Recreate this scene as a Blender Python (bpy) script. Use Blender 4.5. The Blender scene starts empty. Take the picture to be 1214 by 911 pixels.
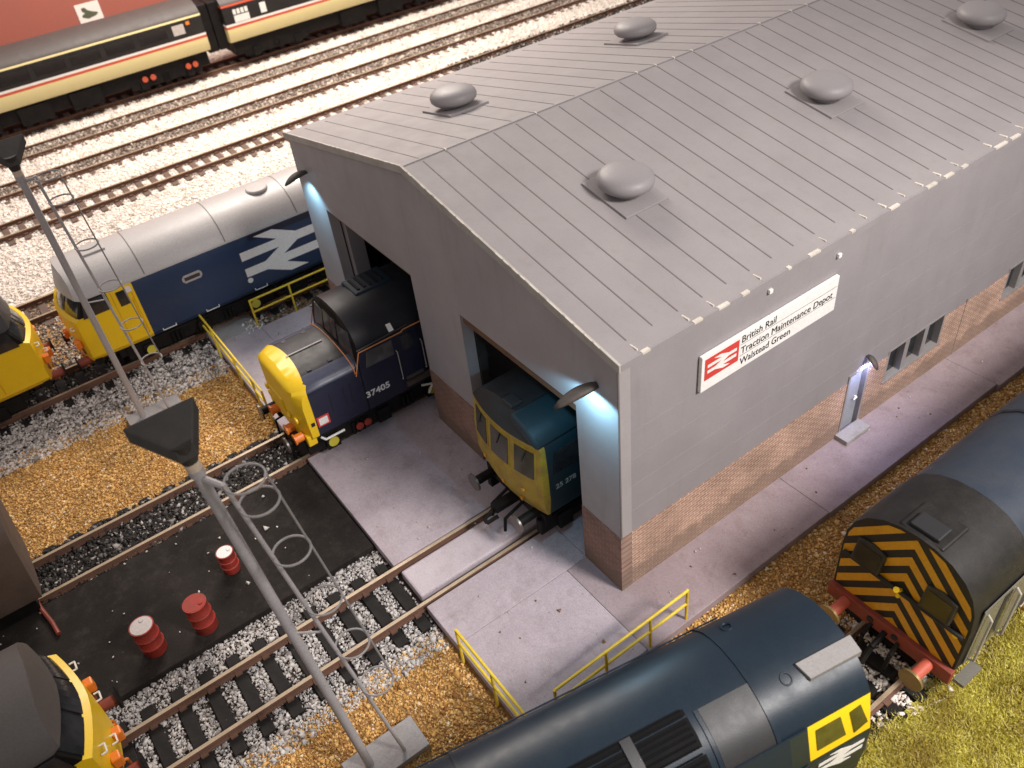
import bpy, bmesh, math, random
import numpy as np
from mathutils import Vector, Matrix
random.seed(7)
RNG = np.random.default_rng(11)
S = bpy.context.scene
COL = S.collection
R = math.radians
PI = math.pi

# ------------------------------------------------------------------ materials
def ramp(nt, fac, stops, interp='LINEAR'):
    n = nt.nodes.new('ShaderNodeValToRGB'); n.color_ramp.interpolation = interp
    e = n.color_ramp.elements
    while len(e) < len(stops): e.new(0.5)
    for i, (p, c) in enumerate(stops):
        e[i].position = p; e[i].color = (c[0], c[1], c[2], 1)
    nt.links.new(fac, n.inputs[0]); return n.outputs[0]

def noise(nt, scale, detail=4, rough=0.6, vec=None):
    n = nt.nodes.new('ShaderNodeTexNoise'); n.inputs['Scale'].default_value = scale
    n.inputs['Detail'].default_value = detail; n.inputs['Roughness'].default_value = rough
    if vec is not None: nt.links.new(vec, n.inputs['Vector'])
    return n.outputs[0]

def mixc(nt, fac, a, b, mode='MIX'):
    n = nt.nodes.new('ShaderNodeMix'); n.data_type = 'RGBA'; n.blend_type = mode
    def put(sock, v):
        if isinstance(v, (tuple, list)): sock.default_value = (v[0], v[1], v[2], 1)
        else: nt.links.new(v, sock)
    if isinstance(fac, (int, float)): n.inputs[0].default_value = fac
    else: nt.links.new(fac, n.inputs[0])
    put(n.inputs[6], a); put(n.inputs[7], b)
    return n.outputs[2]

def base_mat(name):
    m = bpy.data.materials.new(name); m.use_nodes = True
    nt = m.node_tree; b = nt.nodes['Principled BSDF']
    tc = nt.nodes.new('ShaderNodeTexCoord')
    return m, nt, b, tc.outputs['Object']

def bump(nt, b, h, strength, dist=0.05):
    n = nt.nodes.new('ShaderNodeBump'); n.inputs['Strength'].default_value = strength
    n.inputs['Distance'].default_value = dist
    nt.links.new(h, n.inputs['Height']); nt.links.new(n.outputs[0], b.inputs['Normal'])

def paint(name, c, rough=0.45, dirt=0.25, dirtc=(0.10, 0.085, 0.07), scale=1.6, spec=0.5, metal=0.0, fine=0.12, bmp=0.03):
    """painted model plastic: a base colour with soft dirt patches and fine speckle"""
    m, nt, b, vec = base_mat(name)
    f1 = ramp(nt, noise(nt, scale, 6, 0.65, vec), [(0.42, (0, 0, 0)), (0.78, (dirt, dirt, dirt))])
    col = mixc(nt, f1, c, dirtc)
    f2 = ramp(nt, noise(nt, 26, 3, 0.7, vec), [(0.3, (1 - fine,) * 3), (0.7, (1 + fine,) * 3)])
    col = mixc(nt, 1.0, col, f2, 'MULTIPLY')
    nt.links.new(col, b.inputs['Base Color'])
    rr = ramp(nt, noise(nt, 3.0, 4, 0.6, vec), [(0.3, (max(0, rough - .04),) * 3), (0.7, (min(1, rough + .06),) * 3)])
    nt.links.new(rr, b.inputs['Roughness'])
    b.inputs['Specular IOR Level'].default_value = spec; b.inputs['Metallic'].default_value = metal
    if bmp: bump(nt, b, noise(nt, 40, 3, 0.6, vec), bmp * 4, 0.01)
    return m

def stone_mat(name, stops, rough=0.85):
    """loose stones: every stone its own tint"""
    m, nt, b, vec = base_mat(name)
    g = nt.nodes.new('ShaderNodeNewGeometry')
    col = ramp(nt, g.outputs['Random Per Island'], stops)
    n2 = ramp(nt, noise(nt, 0.9, 4, 0.6, vec), [(0.3, (0.78,) * 3), (0.7, (1.15,) * 3)])
    col = mixc(nt, 1.0, col, n2, 'MULTIPLY')
    nt.links.new(col, b.inputs['Base Color']); b.inputs['Roughness'].default_value = rough
    b.inputs['Specular IOR Level'].default_value = 0.3
    return m

def glass_mat(name, c=(0.015, 0.016, 0.018), rough=0.08):
    m, nt, b, vec = base_mat(name)
    col = ramp(nt, noise(nt, 2.5, 3, 0.5, vec), [(0.3, c), (0.8, tuple(x * 2.6 for x in c))])
    nt.links.new(col, b.inputs['Base Color']); b.inputs['Roughness'].default_value = rough
    return m

def concrete_mat(name, c1, c2, stain, rough=0.75, slope=False):
    m, nt, b, vec = base_mat(name)
    f = noise(nt, 0.8, 8, 0.65, vec)
    col = ramp(nt, f, [(0.28, c1), (0.72, c2)])
    s = ramp(nt, noise(nt, 1.7, 8, 0.75, vec), [(0.50, (0, 0, 0)), (0.76, (0.75,) * 3)])
    col = mixc(nt, s, col, stain)
    sp = ramp(nt, noise(nt, 30, 3, 0.8, vec), [(0.3, (0.80,) * 3), (0.7, (1.13,) * 3)])
    col = mixc(nt, 1.0, col, sp, 'MULTIPLY')
    d = ramp(nt, noise(nt, 9, 2, 0.5, vec), [(0.70, (0, 0, 0)), (0.76, (0.5,) * 3)])
    col = mixc(nt, d, col, (0.10, 0.06, 0.05))
    nt.links.new(col, b.inputs['Base Color']); b.inputs['Roughness'].default_value = rough
    bump(nt, b, noise(nt, 22, 5, 0.7, vec), 0.25, 0.02)
    return m

def brick_mat(name, axes, c1, c2, mortar):
    m, nt, b, vec = base_mat(name)
    sx = nt.nodes.new('ShaderNodeSeparateXYZ'); nt.links.new(vec, sx.inputs[0])
    cb = nt.nodes.new('ShaderNodeCombineXYZ')
    nt.links.new(sx.outputs[axes], cb.inputs[0]); nt.links.new(sx.outputs[2], cb.inputs[1])
    br = nt.nodes.new('ShaderNodeTexBrick'); nt.links.new(cb.outputs[0], br.inputs['Vector'])
    br.inputs['Scale'].default_value = 1.0; br.inputs['Brick Width'].default_value = 0.235
    br.inputs['Row Height'].default_value = 0.083; br.inputs['Mortar Size'].default_value = 0.012
    br.inputs['Color1'].default_value = (*c1, 1); br.inputs['Color2'].default_value = (*c2, 1)
    br.inputs['Mortar'].default_value = (*mortar, 1)
    st = ramp(nt, noise(nt, 0.9, 6, 0.65, vec), [(0.35, (0.72,) * 3), (0.7, (1.2,) * 3)])
    col = mixc(nt, 1.0, br.outputs[0], st, 'MULTIPLY')
    # dusty mud splash along the foot of the wall (noise edged)
    ad = nt.nodes.new('ShaderNodeMath'); ad.operation = 'MULTIPLY_ADD'
    nt.links.new(noise(nt, 2.2, 5, 0.6, vec), ad.inputs[0]); ad.inputs[1].default_value = -0.9; nt.links.new(sx.outputs[2], ad.inputs[2])
    fo = ramp(nt, ad.outputs[0], [(0.0, (0.6,) * 3), (0.16, (0, 0, 0))])
    col = mixc(nt, fo, col, (0.17, 0.12, 0.09))
    nt.links.new(col, b.inputs['Base Color']); b.inputs['Roughness'].default_value = 0.8
    bump(nt, b, br.outputs[1], -0.5, 0.02)
    return m

def cladding_mat(name, c, axis=2, period=0.0):
    m, nt, b, vec = base_mat(name)
    f = ramp(nt, noise(nt, 0.7, 7, 0.6, vec), [(0.3, tuple(x * 0.92 for x in c)), (0.7, tuple(x * 1.06 for x in c))])
    s = ramp(nt, noise(nt, 60, 2, 0.6, vec), [(0.3, (0.92,) * 3), (0.7, (1.06,) * 3)])
    col = mixc(nt, 1.0, f, s, 'MULTIPLY')
    mp = nt.nodes.new('ShaderNodeMapping'); mp.inputs['Scale'].default_value = (3, 3, 0.35)
    nt.links.new(vec, mp.inputs[0])
    st = ramp(nt, noise(nt, 1.4, 5, 0.6, mp.outputs[0]), [(0.55, (0, 0, 0)), (0.85, (0.35,) * 3)])
    col = mixc(nt, st, col, (0.20, 0.175, 0.15))
    nt.links.new(col, b.inputs['Base Color'])
    rr = ramp(nt, noise(nt, 1.8, 4, 0.6, vec), [(0.3, (0.58,) * 3), (0.7, (0.72,) * 3)])
    nt.links.new(rr, b.inputs['Roughness'])
    bump(nt, b, noise(nt, 50, 3, 0.6, vec), 0.08, 0.01)
    return m

M = {}
GREY = (0.24, 0.228, 0.222)
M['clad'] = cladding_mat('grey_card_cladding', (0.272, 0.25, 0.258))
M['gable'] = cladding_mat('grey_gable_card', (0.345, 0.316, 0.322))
M['roofclad'] = cladding_mat('grey_roof_card', (0.262, 0.240, 0.242))
M['verge'] = paint('pale_verge_edge', (0.42, 0.39, 0.355), 0.7, 0.6, (0.22, 0.20, 0.185), 2.0)
M['cowl'] = paint('grey_cowl_plastic', (0.245, 0.227, 0.23), 0.52, 0.1, (0.2, 0.19, 0.18), 2, fine=.04, bmp=0)
M['seam'] = paint('roof_seam_grey', (0.14, 0.125, 0.118), 0.6, 0.2)
M['edgewhite'] = paint('bare_card_edge', (0.58, 0.53, 0.47), 0.8, 0.6, (0.25, 0.22, 0.19), 2.5)
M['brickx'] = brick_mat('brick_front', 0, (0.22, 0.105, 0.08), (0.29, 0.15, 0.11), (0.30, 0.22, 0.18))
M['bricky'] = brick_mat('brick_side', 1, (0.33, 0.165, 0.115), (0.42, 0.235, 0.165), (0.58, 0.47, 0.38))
M['concrete'] = concrete_mat('pale_mauve_concrete', (0.38, 0.315, 0.342), (0.50, 0.425, 0.455), (0.27, 0.205, 0.205))
M['pathstone'] = concrete_mat('darker_pink_path', (0.27, 0.208, 0.218), (0.37, 0.295, 0.31), (0.20, 0.14, 0.135))  # darker and pinker than the apron concrete
M['concretepale'] = concrete_mat('smooth_lit_infill', (0.45, 0.38, 0.41), (0.54, 0.47, 0.50), (0.33, 0.26, 0.265), 0.42)  # smoother infill; the light on the strip is put into its paler colour
M['slab'] = concrete_mat('oily_black_slab', (0.014, 0.0115, 0.0105), (0.030, 0.025, 0.022), (0.055, 0.046, 0.040), 0.8)
M['slab'].node_tree.nodes['Principled BSDF'].inputs['Specular IOR Level'].default_value = .12
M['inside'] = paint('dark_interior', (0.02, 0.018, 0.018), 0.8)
M['wood'] = paint('brown_card_lintel', (0.16, 0.085, 0.045), 0.7, 0.5, (0.05, 0.03, 0.02), 5)
M['rail'] = paint('rail_steel_top', (0.46, 0.36, 0.25), 0.4, 0.5, (0.20, 0.12, 0.08), 3, metal=0.25)
M['railside'] = paint('rusty_rail_side', (0.17, 0.085, 0.055), 0.75, 0.5, (0.07, 0.045, 0.035), 4)
M['sleeper'] = paint('dark_sleeper', (0.013, 0.0115, 0.011), 0.75, 0.35, (0.06, 0.05, 0.04), 3, spec=.25)
M['sleeperbrown'] = paint('brown_sleeper', (0.10, 0.06, 0.045), 0.7, 0.4, (0.2, 0.16, 0.13), 3)
M['yellow'] = paint('warning_yellow', (0.86, 0.56, 0.012), 0.35, 0.10, (0.30, 0.17, 0.03), 2.2, fine=0.04)
M['yellowdirty'] = paint('weathered_yellow', (0.44, 0.31, 0.03), 0.6, 0.9, (0.20, 0.12, 0.04), 2.0)
M['railyellow'] = paint('railing_yellow', (0.78, 0.56, 0.04), 0.45, 0.3, (0.25, 0.17, 0.05), 5)
M['blue'] = paint('rail_blue', (0.014, 0.034, 0.085), 0.38, 0.12, (0.05, 0.05, 0.055), 1.2)
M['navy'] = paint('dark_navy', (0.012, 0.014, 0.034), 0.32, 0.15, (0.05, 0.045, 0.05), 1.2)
M['teal'] = paint('dirty_teal', (0.009, 0.030, 0.040), 0.45, 0.55, (0.025, 0.025, 0.025), 1.5)
M['fgblue'] = paint('weathered_dark_blue', (0.010, 0.020, 0.032), 0.38, 0.20, (0.020, 0.021, 0.023), 0.8, spec=.28)
M['fgpatch'] = paint('grey_roof_patch', (0.22, 0.205, 0.20), 0.5, 0.2)
M['silver'] = paint('silver_grey_roof', (0.42, 0.40, 0.395), 0.42, 0.18, (0.30, 0.27, 0.25), 0.9)
M['darkroof'] = paint('charcoal_roof', (0.028, 0.026, 0.026), 0.42, 0.3, (0.075, 0.065, 0.06), 1.3)
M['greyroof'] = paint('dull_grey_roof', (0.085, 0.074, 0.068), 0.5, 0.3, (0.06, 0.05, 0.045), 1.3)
M['black'] = paint('underframe_black', (0.006, 0.0055, 0.0055), 0.6, 0.22, (0.05, 0.038, 0.03), 3, spec=.2)
M['pit'] = paint('grille_black', (0.004, 0.004, 0.0045), 0.7, 0.1, (0.02, 0.018, 0.016), 3, spec=.12)
M['glass'] = glass_mat('dark_cab_glass')
M['glassbrown'] = glass_mat('brown_cab_glass', (0.026, 0.024, 0.012), 0.22)
M['white'] = paint('white_transfer', (0.78, 0.76, 0.73), 0.5, 0.1, (0.4, 0.38, 0.35))
M['signwhite'] = paint('white_sign_board', (0.80, 0.775, 0.75), 0.45, 0.05, (0.5, 0.45, 0.4))
M['red'] = paint('sign_red', (0.58, 0.055, 0.045), 0.5, 0.05, (0.3, 0.05, 0.05))
M['drumred'] = paint('drum_red', (0.34, 0.030, 0.018), 0.6, 0.8, (0.12, 0.035, 0.025), 5)
M['beamred'] = paint('bufferbeam_red', (0.25, 0.04, 0.024), 0.6, 0.6, (0.12, 0.05, 0.03), 3)
M['orange'] = paint('orange_plastic', (0.80, 0.21, 0.02), 0.4, 0.1)
M['cantrail'] = paint('cantrail_orange', (0.58, 0.22, 0.07), 0.5, 0.1)
M['ink'] = paint('black_ink', (0.012, 0.012, 0.013), 0.6, 0)
M['cream'] = paint('cream_yellow', (0.74, 0.64, 0.32), 0.45, 0.08, (0.4, 0.33, 0.2))
M['redline'] = paint('red_lining', (0.55, 0.075, 0.03), 0.5, 0)
M['coachdark'] = paint('coach_black_band', (0.018, 0.0165, 0.0165), 0.4, 0.1, spec=.3)
M['coachroof'] = paint('coach_grey_roof', (0.055, 0.046, 0.044), 0.6, 0.2)
M['backdrop'] = paint('red_brown_board', (0.36, 0.105, 0.075), 0.8, 0.35, (0.26, 0.11, 0.085), 0.7)
M['paper'] = paint('white_paper', (0.80, 0.75, 0.70), 0.8, 0)
M['postgrey'] = paint('grey_post', (0.40, 0.375, 0.375), 0.5, 0.25)
M['hoopgrey'] = paint('clear_grey_hoop', (0.26, 0.245, 0.24), 0.35, 0.1)
M['lampblack'] = paint('lamp_hood_black', (0.028, 0.024, 0.021), 0.6, 0.4, (0.08, 0.065, 0.05), 3)
M['collar'] = paint('cream_collar', (0.62, 0.50, 0.38), 0.5, 0.1)
M['baseslab'] = concrete_mat('grey_base_slab', (0.30, 0.28, 0.28), (0.40, 0.375, 0.37), (0.2, 0.17, 0.15))
M['hood'] = paint('wall_lamp_hood', (0.06, 0.05, 0.045), 0.6, 0.5, (0.12, 0.09, 0.07), 6)
M['lid'] = paint('worn_pale_lid', (0.52, 0.47, 0.45), 0.6, 0.35, (0.25, 0.2, 0.18), 5)
M['box'] = paint('brown_grey_van', (0.135, 0.095, 0.075), 0.7, 0.5, (0.05, 0.035, 0.03), 1.6)
M['wasp'] = paint('wasp_yellow', (0.62, 0.30, 0.012), 0.45, 0.35, (0.28, 0.13, 0.02), 3)
M['doorgrey'] = paint('door_blue_grey', (0.30, 0.31, 0.34), 0.5, 0.2)
M['frame'] = paint('window_frame_grey', (0.27, 0.255, 0.25), 0.5, 0.2)
M['steel'] = paint('dull_steel', (0.16, 0.14, 0.125), 0.35, 0.4, (0.06, 0.05, 0.04), 4, metal=0.6)
M['steelpale'] = paint('pale_steel', (.42, .40, .36), .3, .3)
M['brass'] = paint('dull_brass', (0.30, 0.21, 0.09), 0.4, 0.4, (0.1, 0.08, 0.04), 4, metal=0.5)
M['perspex'] = paint('pale_step_metal', (0.17, 0.16, 0.135), 0.25, 0.35, (0.12, 0.11, 0.09), 3)
M['stonewhite'] = stone_mat('pale_ballast', [(0, (0.55, 0.48, 0.42)), (0.2, (0.78, 0.71, 0.65)), (0.85, (0.88, 0.82, 0.76)), (1, (0.46, 0.38, 0.32))])
M['stonegrey'] = stone_mat('mixed_grey_ballast', [(0, (0.22, 0.195, 0.185)), (0.25, (0.44, 0.405, 0.39)), (0.7, (0.70, 0.66, 0.63)), (0.9, (0.6, 0.55, 0.5)), (1, (0.12, 0.10, 0.095))])
M['stonemix'] = stone_mat('dirty_white_ballast', [(0, (0.10, 0.085, 0.08)), (0.16, (0.30, 0.26, 0.245)), (0.4, (0.62, 0.56, 0.52)), (0.9, (0.78, 0.72, 0.67)), (1, (0.2, 0.16, 0.14))])
M['stonedirty'] = stone_mat('brown_grey_ballast', [(0, (0.11, 0.085, 0.07)), (0.6, (0.26, 0.21, 0.175)), (0.85, (0.5, 0.43, 0.37)), (1, (0.7, 0.62, 0.55))])
M['stonebrown'] = stone_mat('tan_granules', [(0, (0.30, 0.13, 0.04)), (0.3, (0.56, 0.30, 0.085)), (0.75, (0.74, 0.45, 0.15)), (0.95, (0.82, 0.58, 0.27)), (1, (0.8, 0.72, 0.6))])
M['stonedark'] = stone_mat('oily_ballast', [(0, (0.018, 0.016, 0.015)), (0.72, (0.06, 0.052, 0.048)), (0.9, (0.28, 0.25, 0.235)), (1, (0.60, 0.55, 0.5))])
M['debris'] = stone_mat('pale_flakes', [(0, (0.55, 0.5, 0.45)), (1, (0.8, 0.76, 0.7))])
M['debrisbrown'] = stone_mat('brown_crumbs', [(0, (0.16, 0.07, 0.04)), (1, (0.3, 0.17, 0.07))])
def soil(name, stops, sc=6):
    m, nt, b, vec = base_mat(name)
    col = ramp(nt, noise(nt, sc, 8, 0.75, vec), stops)
    nt.links.new(col, b.inputs['Base Color']); b.inputs['Roughness'].default_value = 0.95
    bump(nt, b, noise(nt, 12, 6, 0.7, vec), 0.8, 0.05)
    return m
M['soilpale'] = soil('pale_ground', [(0.3, (0.55, 0.47, 0.41)), (0.7, (0.76, 0.68, 0.61))])
M['soilbrown'] = soil('brown_ground', [(0.3, (0.30, 0.155, 0.05)), (0.7, (0.46, 0.26, 0.09))])
M['soildark'] = soil('dark_ground', [(0.3, (0.035, 0.028, 0.024)), (0.7, (0.09, 0.07, 0.058))])
M['soilgreen'] = soil('green_ground', [(0.3, (0.36, 0.31, 0.04)), (0.7, (0.56, 0.48, 0.10))])
def grass_mat():
    m, nt, b, vec = base_mat('static_grass')
    g = nt.nodes.new('ShaderNodeNewGeometry')
    col = ramp(nt, g.outputs['Random Per Island'], [(0, (0.36, 0.33, 0.04)), (0.5, (0.62, 0.54, 0.08)), (0.85, (0.76, 0.67, 0.20)), (1, (0.85, 0.78, 0.45))])
    n2 = ramp(nt, noise(nt, 0.75, 5, 0.6, vec), [(0.36, (0.62, 0.52, 0.42)), (0.60, (1.1, 1.12, 1.0))])
    col = mixc(nt, 1.0, col, n2, 'MULTIPLY')
    nt.links.new(col, b.inputs['Base Color']); b.inputs['Roughness'].default_value = 0.8
    return m
M['grass'] = grass_mat()

# ------------------------------------------------------------------ mesh builder
class MB:
    def __init__(s): s.v = []; s.f = []; s.m = []
    def add(s, vs, fs, m=0):
        o = len(s.v); s.v += [tuple(p) for p in vs]
        for f in fs: s.f.append([i + o for i in f]); s.m.append(m)
        return s
    def box(s, x0, x1, y0, y1, z0, z1, m=0):
        v = [(x, y, z) for z in (z0, z1) for y in (y0, y1) for x in (x0, x1)]
        return s.add(v, [(0, 2, 3, 1), (4, 5, 7, 6), (0, 1, 5, 4), (2, 6, 7, 3), (0, 4, 6, 2), (1, 3, 7, 5)], m)
    def tube(s, p, q, r, n=10, r2=None, m=0, cap=True):
        p = Vector(p); q = Vector(q); d = (q - p).normalized()
        a = d.cross(Vector((0, 0, 1)) if abs(d.z) < .9 else Vector((1, 0, 0))).normalized(); b = d.cross(a)
        r2 = r if r2 is None else r2
        v = []
        for c, rr in ((p, r), (q, r2)):
            for i in range(n):
                t = 2 * PI * i / n; v.append(c + (a * math.cos(t) + b * math.sin(t)) * rr)
        f = [(i, (i + 1) % n, n + (i + 1) % n, n + i) for i in range(n)]
        if cap: f += [tuple(range(n - 1, -1, -1)), tuple(range(n, 2 * n))]
        return s.add(v, f, m)
    def path(s, pts, r, n=8, m=0):
        for a, b in zip(pts[:-1], pts[1:]): s.tube(a, b, r, n, m=m)
        return s
    def prism(s, pts, frame, depth, m=0):
        """pts: 2D outline; frame: (origin, u, v, n); extruded along n by depth"""
        o, u, vv, n = [Vector(k) for k in frame]; k = len(pts)
        a = [o + u * p[0] + vv * p[1] for p in pts]; b = [x + n * depth for x in a]
        s.add(a + b, [tuple(range(k - 1, -1, -1)), tuple(range(k, 2 * k))] + [(i, (i + 1) % k, k + (i + 1) % k, k + i) for i in range(k)], m)
        return s
    def lathe(s, prof, c=(0, 0, 0), n=24, m=0):
        v = []; c = Vector(c)
        for (r, z) in prof:
            for i in range(n):
                t = 2 * PI * i / n; v.append(c + Vector((r * math.cos(t), r * math.sin(t), z)))
        f = []
        for j in range(len(prof) - 1):
            for i in range(n):
                f.append((j * n + i, j * n + (i + 1) % n, (j + 1) * n + (i + 1) % n, (j + 1) * n + i))
        f.append(tuple(range(n - 1, -1, -1))); f.append(tuple((len(prof) - 1) * n + i for i in range(n)))
        return s.add(v, f, m)
    def torus(s, c, r, t, ax=(1, 0, 0), ay=(0, 1, 0), n=22, k=6, m=0):
        c = Vector(c); ax = Vector(ax); ay = Vector(ay); az = ax.cross(ay); v = []
        for i in range(n):
            a = 2 * PI * i / n; d = ax * math.cos(a) + ay * math.sin(a)
            for j in range(k):
                b = 2 * PI * j / k; v.append(c + d * (r + t * math.cos(b)) + az * (t * math.sin(b)))
        f = [(i * k + j, ((i + 1) % n) * k + j, ((i + 1) % n) * k + (j + 1) % k, i * k + (j + 1) % k) for i in range(n) for j in range(k)]
        return s.add(v, f, m)

def build(name, mb, mats, parent=None, loc=None, bevel=0.0, smooth=30, merge=True, world=True):
    """one mesh object; coordinates are world ones (world=True) or local to the parent"""
    if not isinstance(mats, (list, tuple)): mats = [mats]
    me = bpy.data.meshes.new(name)
    off = Vector((0, 0, 0))
    if world and parent is not None: off = world_loc(parent)
    me.from_pydata([tuple(Vector(p) - off) for p in mb.v], [], mb.f)
    for k in mats: me.materials.append(k)
    for p, mi in zip(me.polygons, mb.m): p.material_index = mi
    bm = bmesh.new(); bm.from_mesh(me)
    if merge: bmesh.ops.remove_doubles(bm, verts=bm.verts, dist=0.0008)
    bmesh.ops.recalc_face_normals(bm, faces=bm.faces)
    bm.to_mesh(me); bm.free()
    if smooth:
        me.shade_smooth(); me.set_sharp_from_angle(angle=R(smooth))
    o = bpy.data.objects.new(name, me); COL.objects.link(o)
    if parent is not None: o.parent = parent
    if loc: o.location = loc
    if bevel:
        b = o.modifiers.new('bevel', 'BEVEL'); b.width = bevel; b.segments = 2; b.limit_method = 'ANGLE'; b.angle_limit = R(40)
    return o

def world_loc(o):
    l = Vector((0, 0, 0))
    while o is not None: l += o.location; o = o.parent
    return l

def each(name, mbs, mats, parent, **k):
    return [build(name, m, mats, parent, **k) for m in mbs]
def tag(o, label=None, cat=None, group=None, kind=None):
    if label: o['label'] = label
    if cat: o['category'] = cat
    if group: o['group'] = group
    if kind: o['kind'] = kind
    return o

def thing(name, label, cat, loc=(0, 0, 0), rz=0.0, group=None):
    o = bpy.data.objects.new(name, None); COL.objects.link(o)
    o.empty_display_size = 0.2; o.location = loc; o.rotation_euler = (0, 0, rz)
    return tag(o, label, cat, group)

def text(name, body, size, mat, parent, loc, rot=(PI / 2, 0, PI / 2), align='LEFT', ext=0.003, bold=0.0, xs=1.0):
    c = bpy.data.curves.new(name, 'FONT'); c.body = body; c.size = size; c.align_x = align; c.extrude = ext; c.offset = bold
    c.resolution_u = 4
    tmp = bpy.data.objects.new('tmp', c); COL.objects.link(tmp)
    me = bpy.data.meshes.new_from_object(tmp.evaluated_get(bpy.context.evaluated_depsgraph_get()))
    bpy.data.objects.remove(tmp); bpy.data.curves.remove(c); me.name = name
    me.materials.clear(); me.materials.append(mat)
    o = bpy.data.objects.new(name, me); COL.objects.link(o)
    o.parent = parent; o.location = loc; o.rotation_euler = rot; o.scale = (xs, 1, 1)
    return o

ARROW = [(-1.35, .45), (-.05, .45), (-.77, .82), (-.12, .83), (.63, .46), (1.35, .45), (1.35, .15), (.62, .15), (.05, -.15), (1.35, -.15), (1.35, -.45),
         (.05, -.45), (.77, -.82), (.12, -.83), (-.63, -.46), (-1.35, -.45), (-1.35, -.15), (-.62, -.15), (-.05, .15), (-1.35, .15)]
def arrow_mb(o, u, v, n, s, depth=0.006, sv=None):
    sv = s if sv is None else sv
    bm = MB(); bm.prism([(a * s, b * sv) for a, b in ARROW], (o, u, v, n), depth); return bm

# ------------------------------------------------------------------ camera
CAM = Vector((8.7594, -7.5646, 16.1012)); YAW, PIT, ROL = 1.0207, -0.7025, -0.1277
d = Vector((-math.sin(YAW) * math.cos(PIT), math.cos(YAW) * math.cos(PIT), math.sin(PIT)))
r0 = d.cross(Vector((0, 0, 1))).normalized(); u0 = r0.cross(d)
rr = r0 * math.cos(ROL) + u0 * math.sin(ROL); uu = -r0 * math.sin(ROL) + u0 * math.cos(ROL)
cd = bpy.data.cameras.new('camera'); cam = bpy.data.objects.new('camera', cd); COL.objects.link(cam)
cam.matrix_world = Matrix(((rr.x, uu.x, -d.x, CAM.x), (rr.y, uu.y, -d.y, CAM.y), (rr.z, uu.z, -d.z, CAM.z), (0, 0, 0, 1)))
cd.sensor_width = 36; cd.lens = 36 * 1008.72 / 1214; cd.clip_end = 400; cd.clip_start = 0.1
cd.dof.use_dof = True; cd.dof.focus_distance = 18.5; cd.dof.aperture_fstop = 0.46
S.camera = cam
def pix(P):
    P = np.asarray(P, float) - np.array(CAM)
    x = P @ np.array(rr); y = P @ np.array(uu); z = P @ np.array(d)
    return 607 + 1008.72 * x / z, 455.5 - 1008.72 * y / z

# ------------------------------------------------------------------ ground
def sheet(name, x0, x1, y0, y1, z, mat):
    m = MB(); m.add([(x0, y0, z), (x1, y0, z), (x1, y1, z), (x0, y1, z)], [(0, 1, 2, 3)])
    return tag(build(name, m, mat), kind='structure')
def slab(name, x0, x1, y0, y1, z0, z1, mat, bev=0.02):
    m = MB(); m.box(x0, x1, y0, y1, z0, z1)
    return tag(build(name, m, mat, bevel=bev, smooth=0), kind='structure')
GZ = -0.27
sheet('ground', -60, 40, -40, 80, GZ - 0.03, M['soildark'])
sheet('pale_ballast_bed', -46, -23.9, -30, 70, GZ, M['soilpale'])
sheet('brown_gravel_bed', -14.9, -10.55, -25, -3.66, GZ, M['soilbrown'])
sheet('brown_gravel_bed', -1.9, 2.4, -14, -3.66, GZ, M['soilbrown'])
sheet('brown_gravel_bed', 1.4, 3.9, -3.66, 40, GZ, M['soilbrown'])
sheet('brown_gravel_bed', -23.9, -18.6, -30, 30, GZ, M['soilbrown'])
sheet('brown_gravel_bed', -16.75, -15.6, -2.1, 30, GZ + 0.004, M['soilbrown'])
# grass bank: gently rolling sheet
gm = MB(); nx, ny = 14, 30
for j in range(ny + 1):
    for i in range(nx + 1):
        x = 5.25 + (0.5 * max(0, (j * 0.8 - 12) + 3) / 10) + i * 0.9; y = -12 + j * 0.8
        gm.v.append((x, y, GZ + 0.05 + 0.07 * i + 0.06 * math.sin(y * 1.3 + i) * min(1, i)))
for j in range(ny):
    for i in range(nx):
        a = j * (nx + 1) + i; gm.f.append([a, a + 1, a + nx + 2, a + nx + 1]); gm.m.append(0)
tag(build('grass_bank', gm, M['soilgreen']), kind='structure')

# concrete apron in pieces either side of the rails, flush with the rail tops
CZ = -0.015
X1A, X1B = -10.18, -8.88; X2A, X2B = -3.93, -2.63
slab('concrete_apron', -16.98, X1A - .10, -3.66, -2.1, GZ, CZ - .03, M['concrete'])
slab('concrete_apron', -15.65, X1A - .10, -2.1, 0.0, GZ, CZ - .026, M['concrete'])
slab('concrete_apron', X1A + .14, X1B - .14, -3.0, 0, GZ, CZ - .09, M['slab'])
slab('concrete_apron', X1B + .10, X2A - .10, -3.66, 0.0, GZ, CZ, M['concrete'])
slab('concrete_apron', X2A + .17, X2B - .19, -3.62, 34, GZ, CZ + .012, M['concretepale'], .05)
slab('concrete_apron', X2B + .10, -1.25, -3.66, 0.0, GZ, CZ, M['concrete'])
slab('concrete_apron', -1.245, 1.45, -3.66, -0.6, GZ, CZ + .004, M['concrete'])
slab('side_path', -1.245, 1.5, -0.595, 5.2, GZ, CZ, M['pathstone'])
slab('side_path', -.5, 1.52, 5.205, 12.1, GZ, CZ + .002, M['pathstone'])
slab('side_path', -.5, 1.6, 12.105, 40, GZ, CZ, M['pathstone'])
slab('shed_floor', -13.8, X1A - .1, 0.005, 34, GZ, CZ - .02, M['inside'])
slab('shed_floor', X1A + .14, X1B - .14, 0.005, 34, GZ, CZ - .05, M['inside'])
slab('shed_floor', X1B + .1, X2A - .1, 0.005, 34, GZ, CZ - .004, M['concrete'])
slab('shed_floor', X2B + .1, -1.25, 0.005, 34, GZ, CZ - .004, M['concrete'])
slab('fuelling_slab', X1B + .2, -4.95, -14, -3.72, GZ, -0.09, M['slab'])
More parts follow.
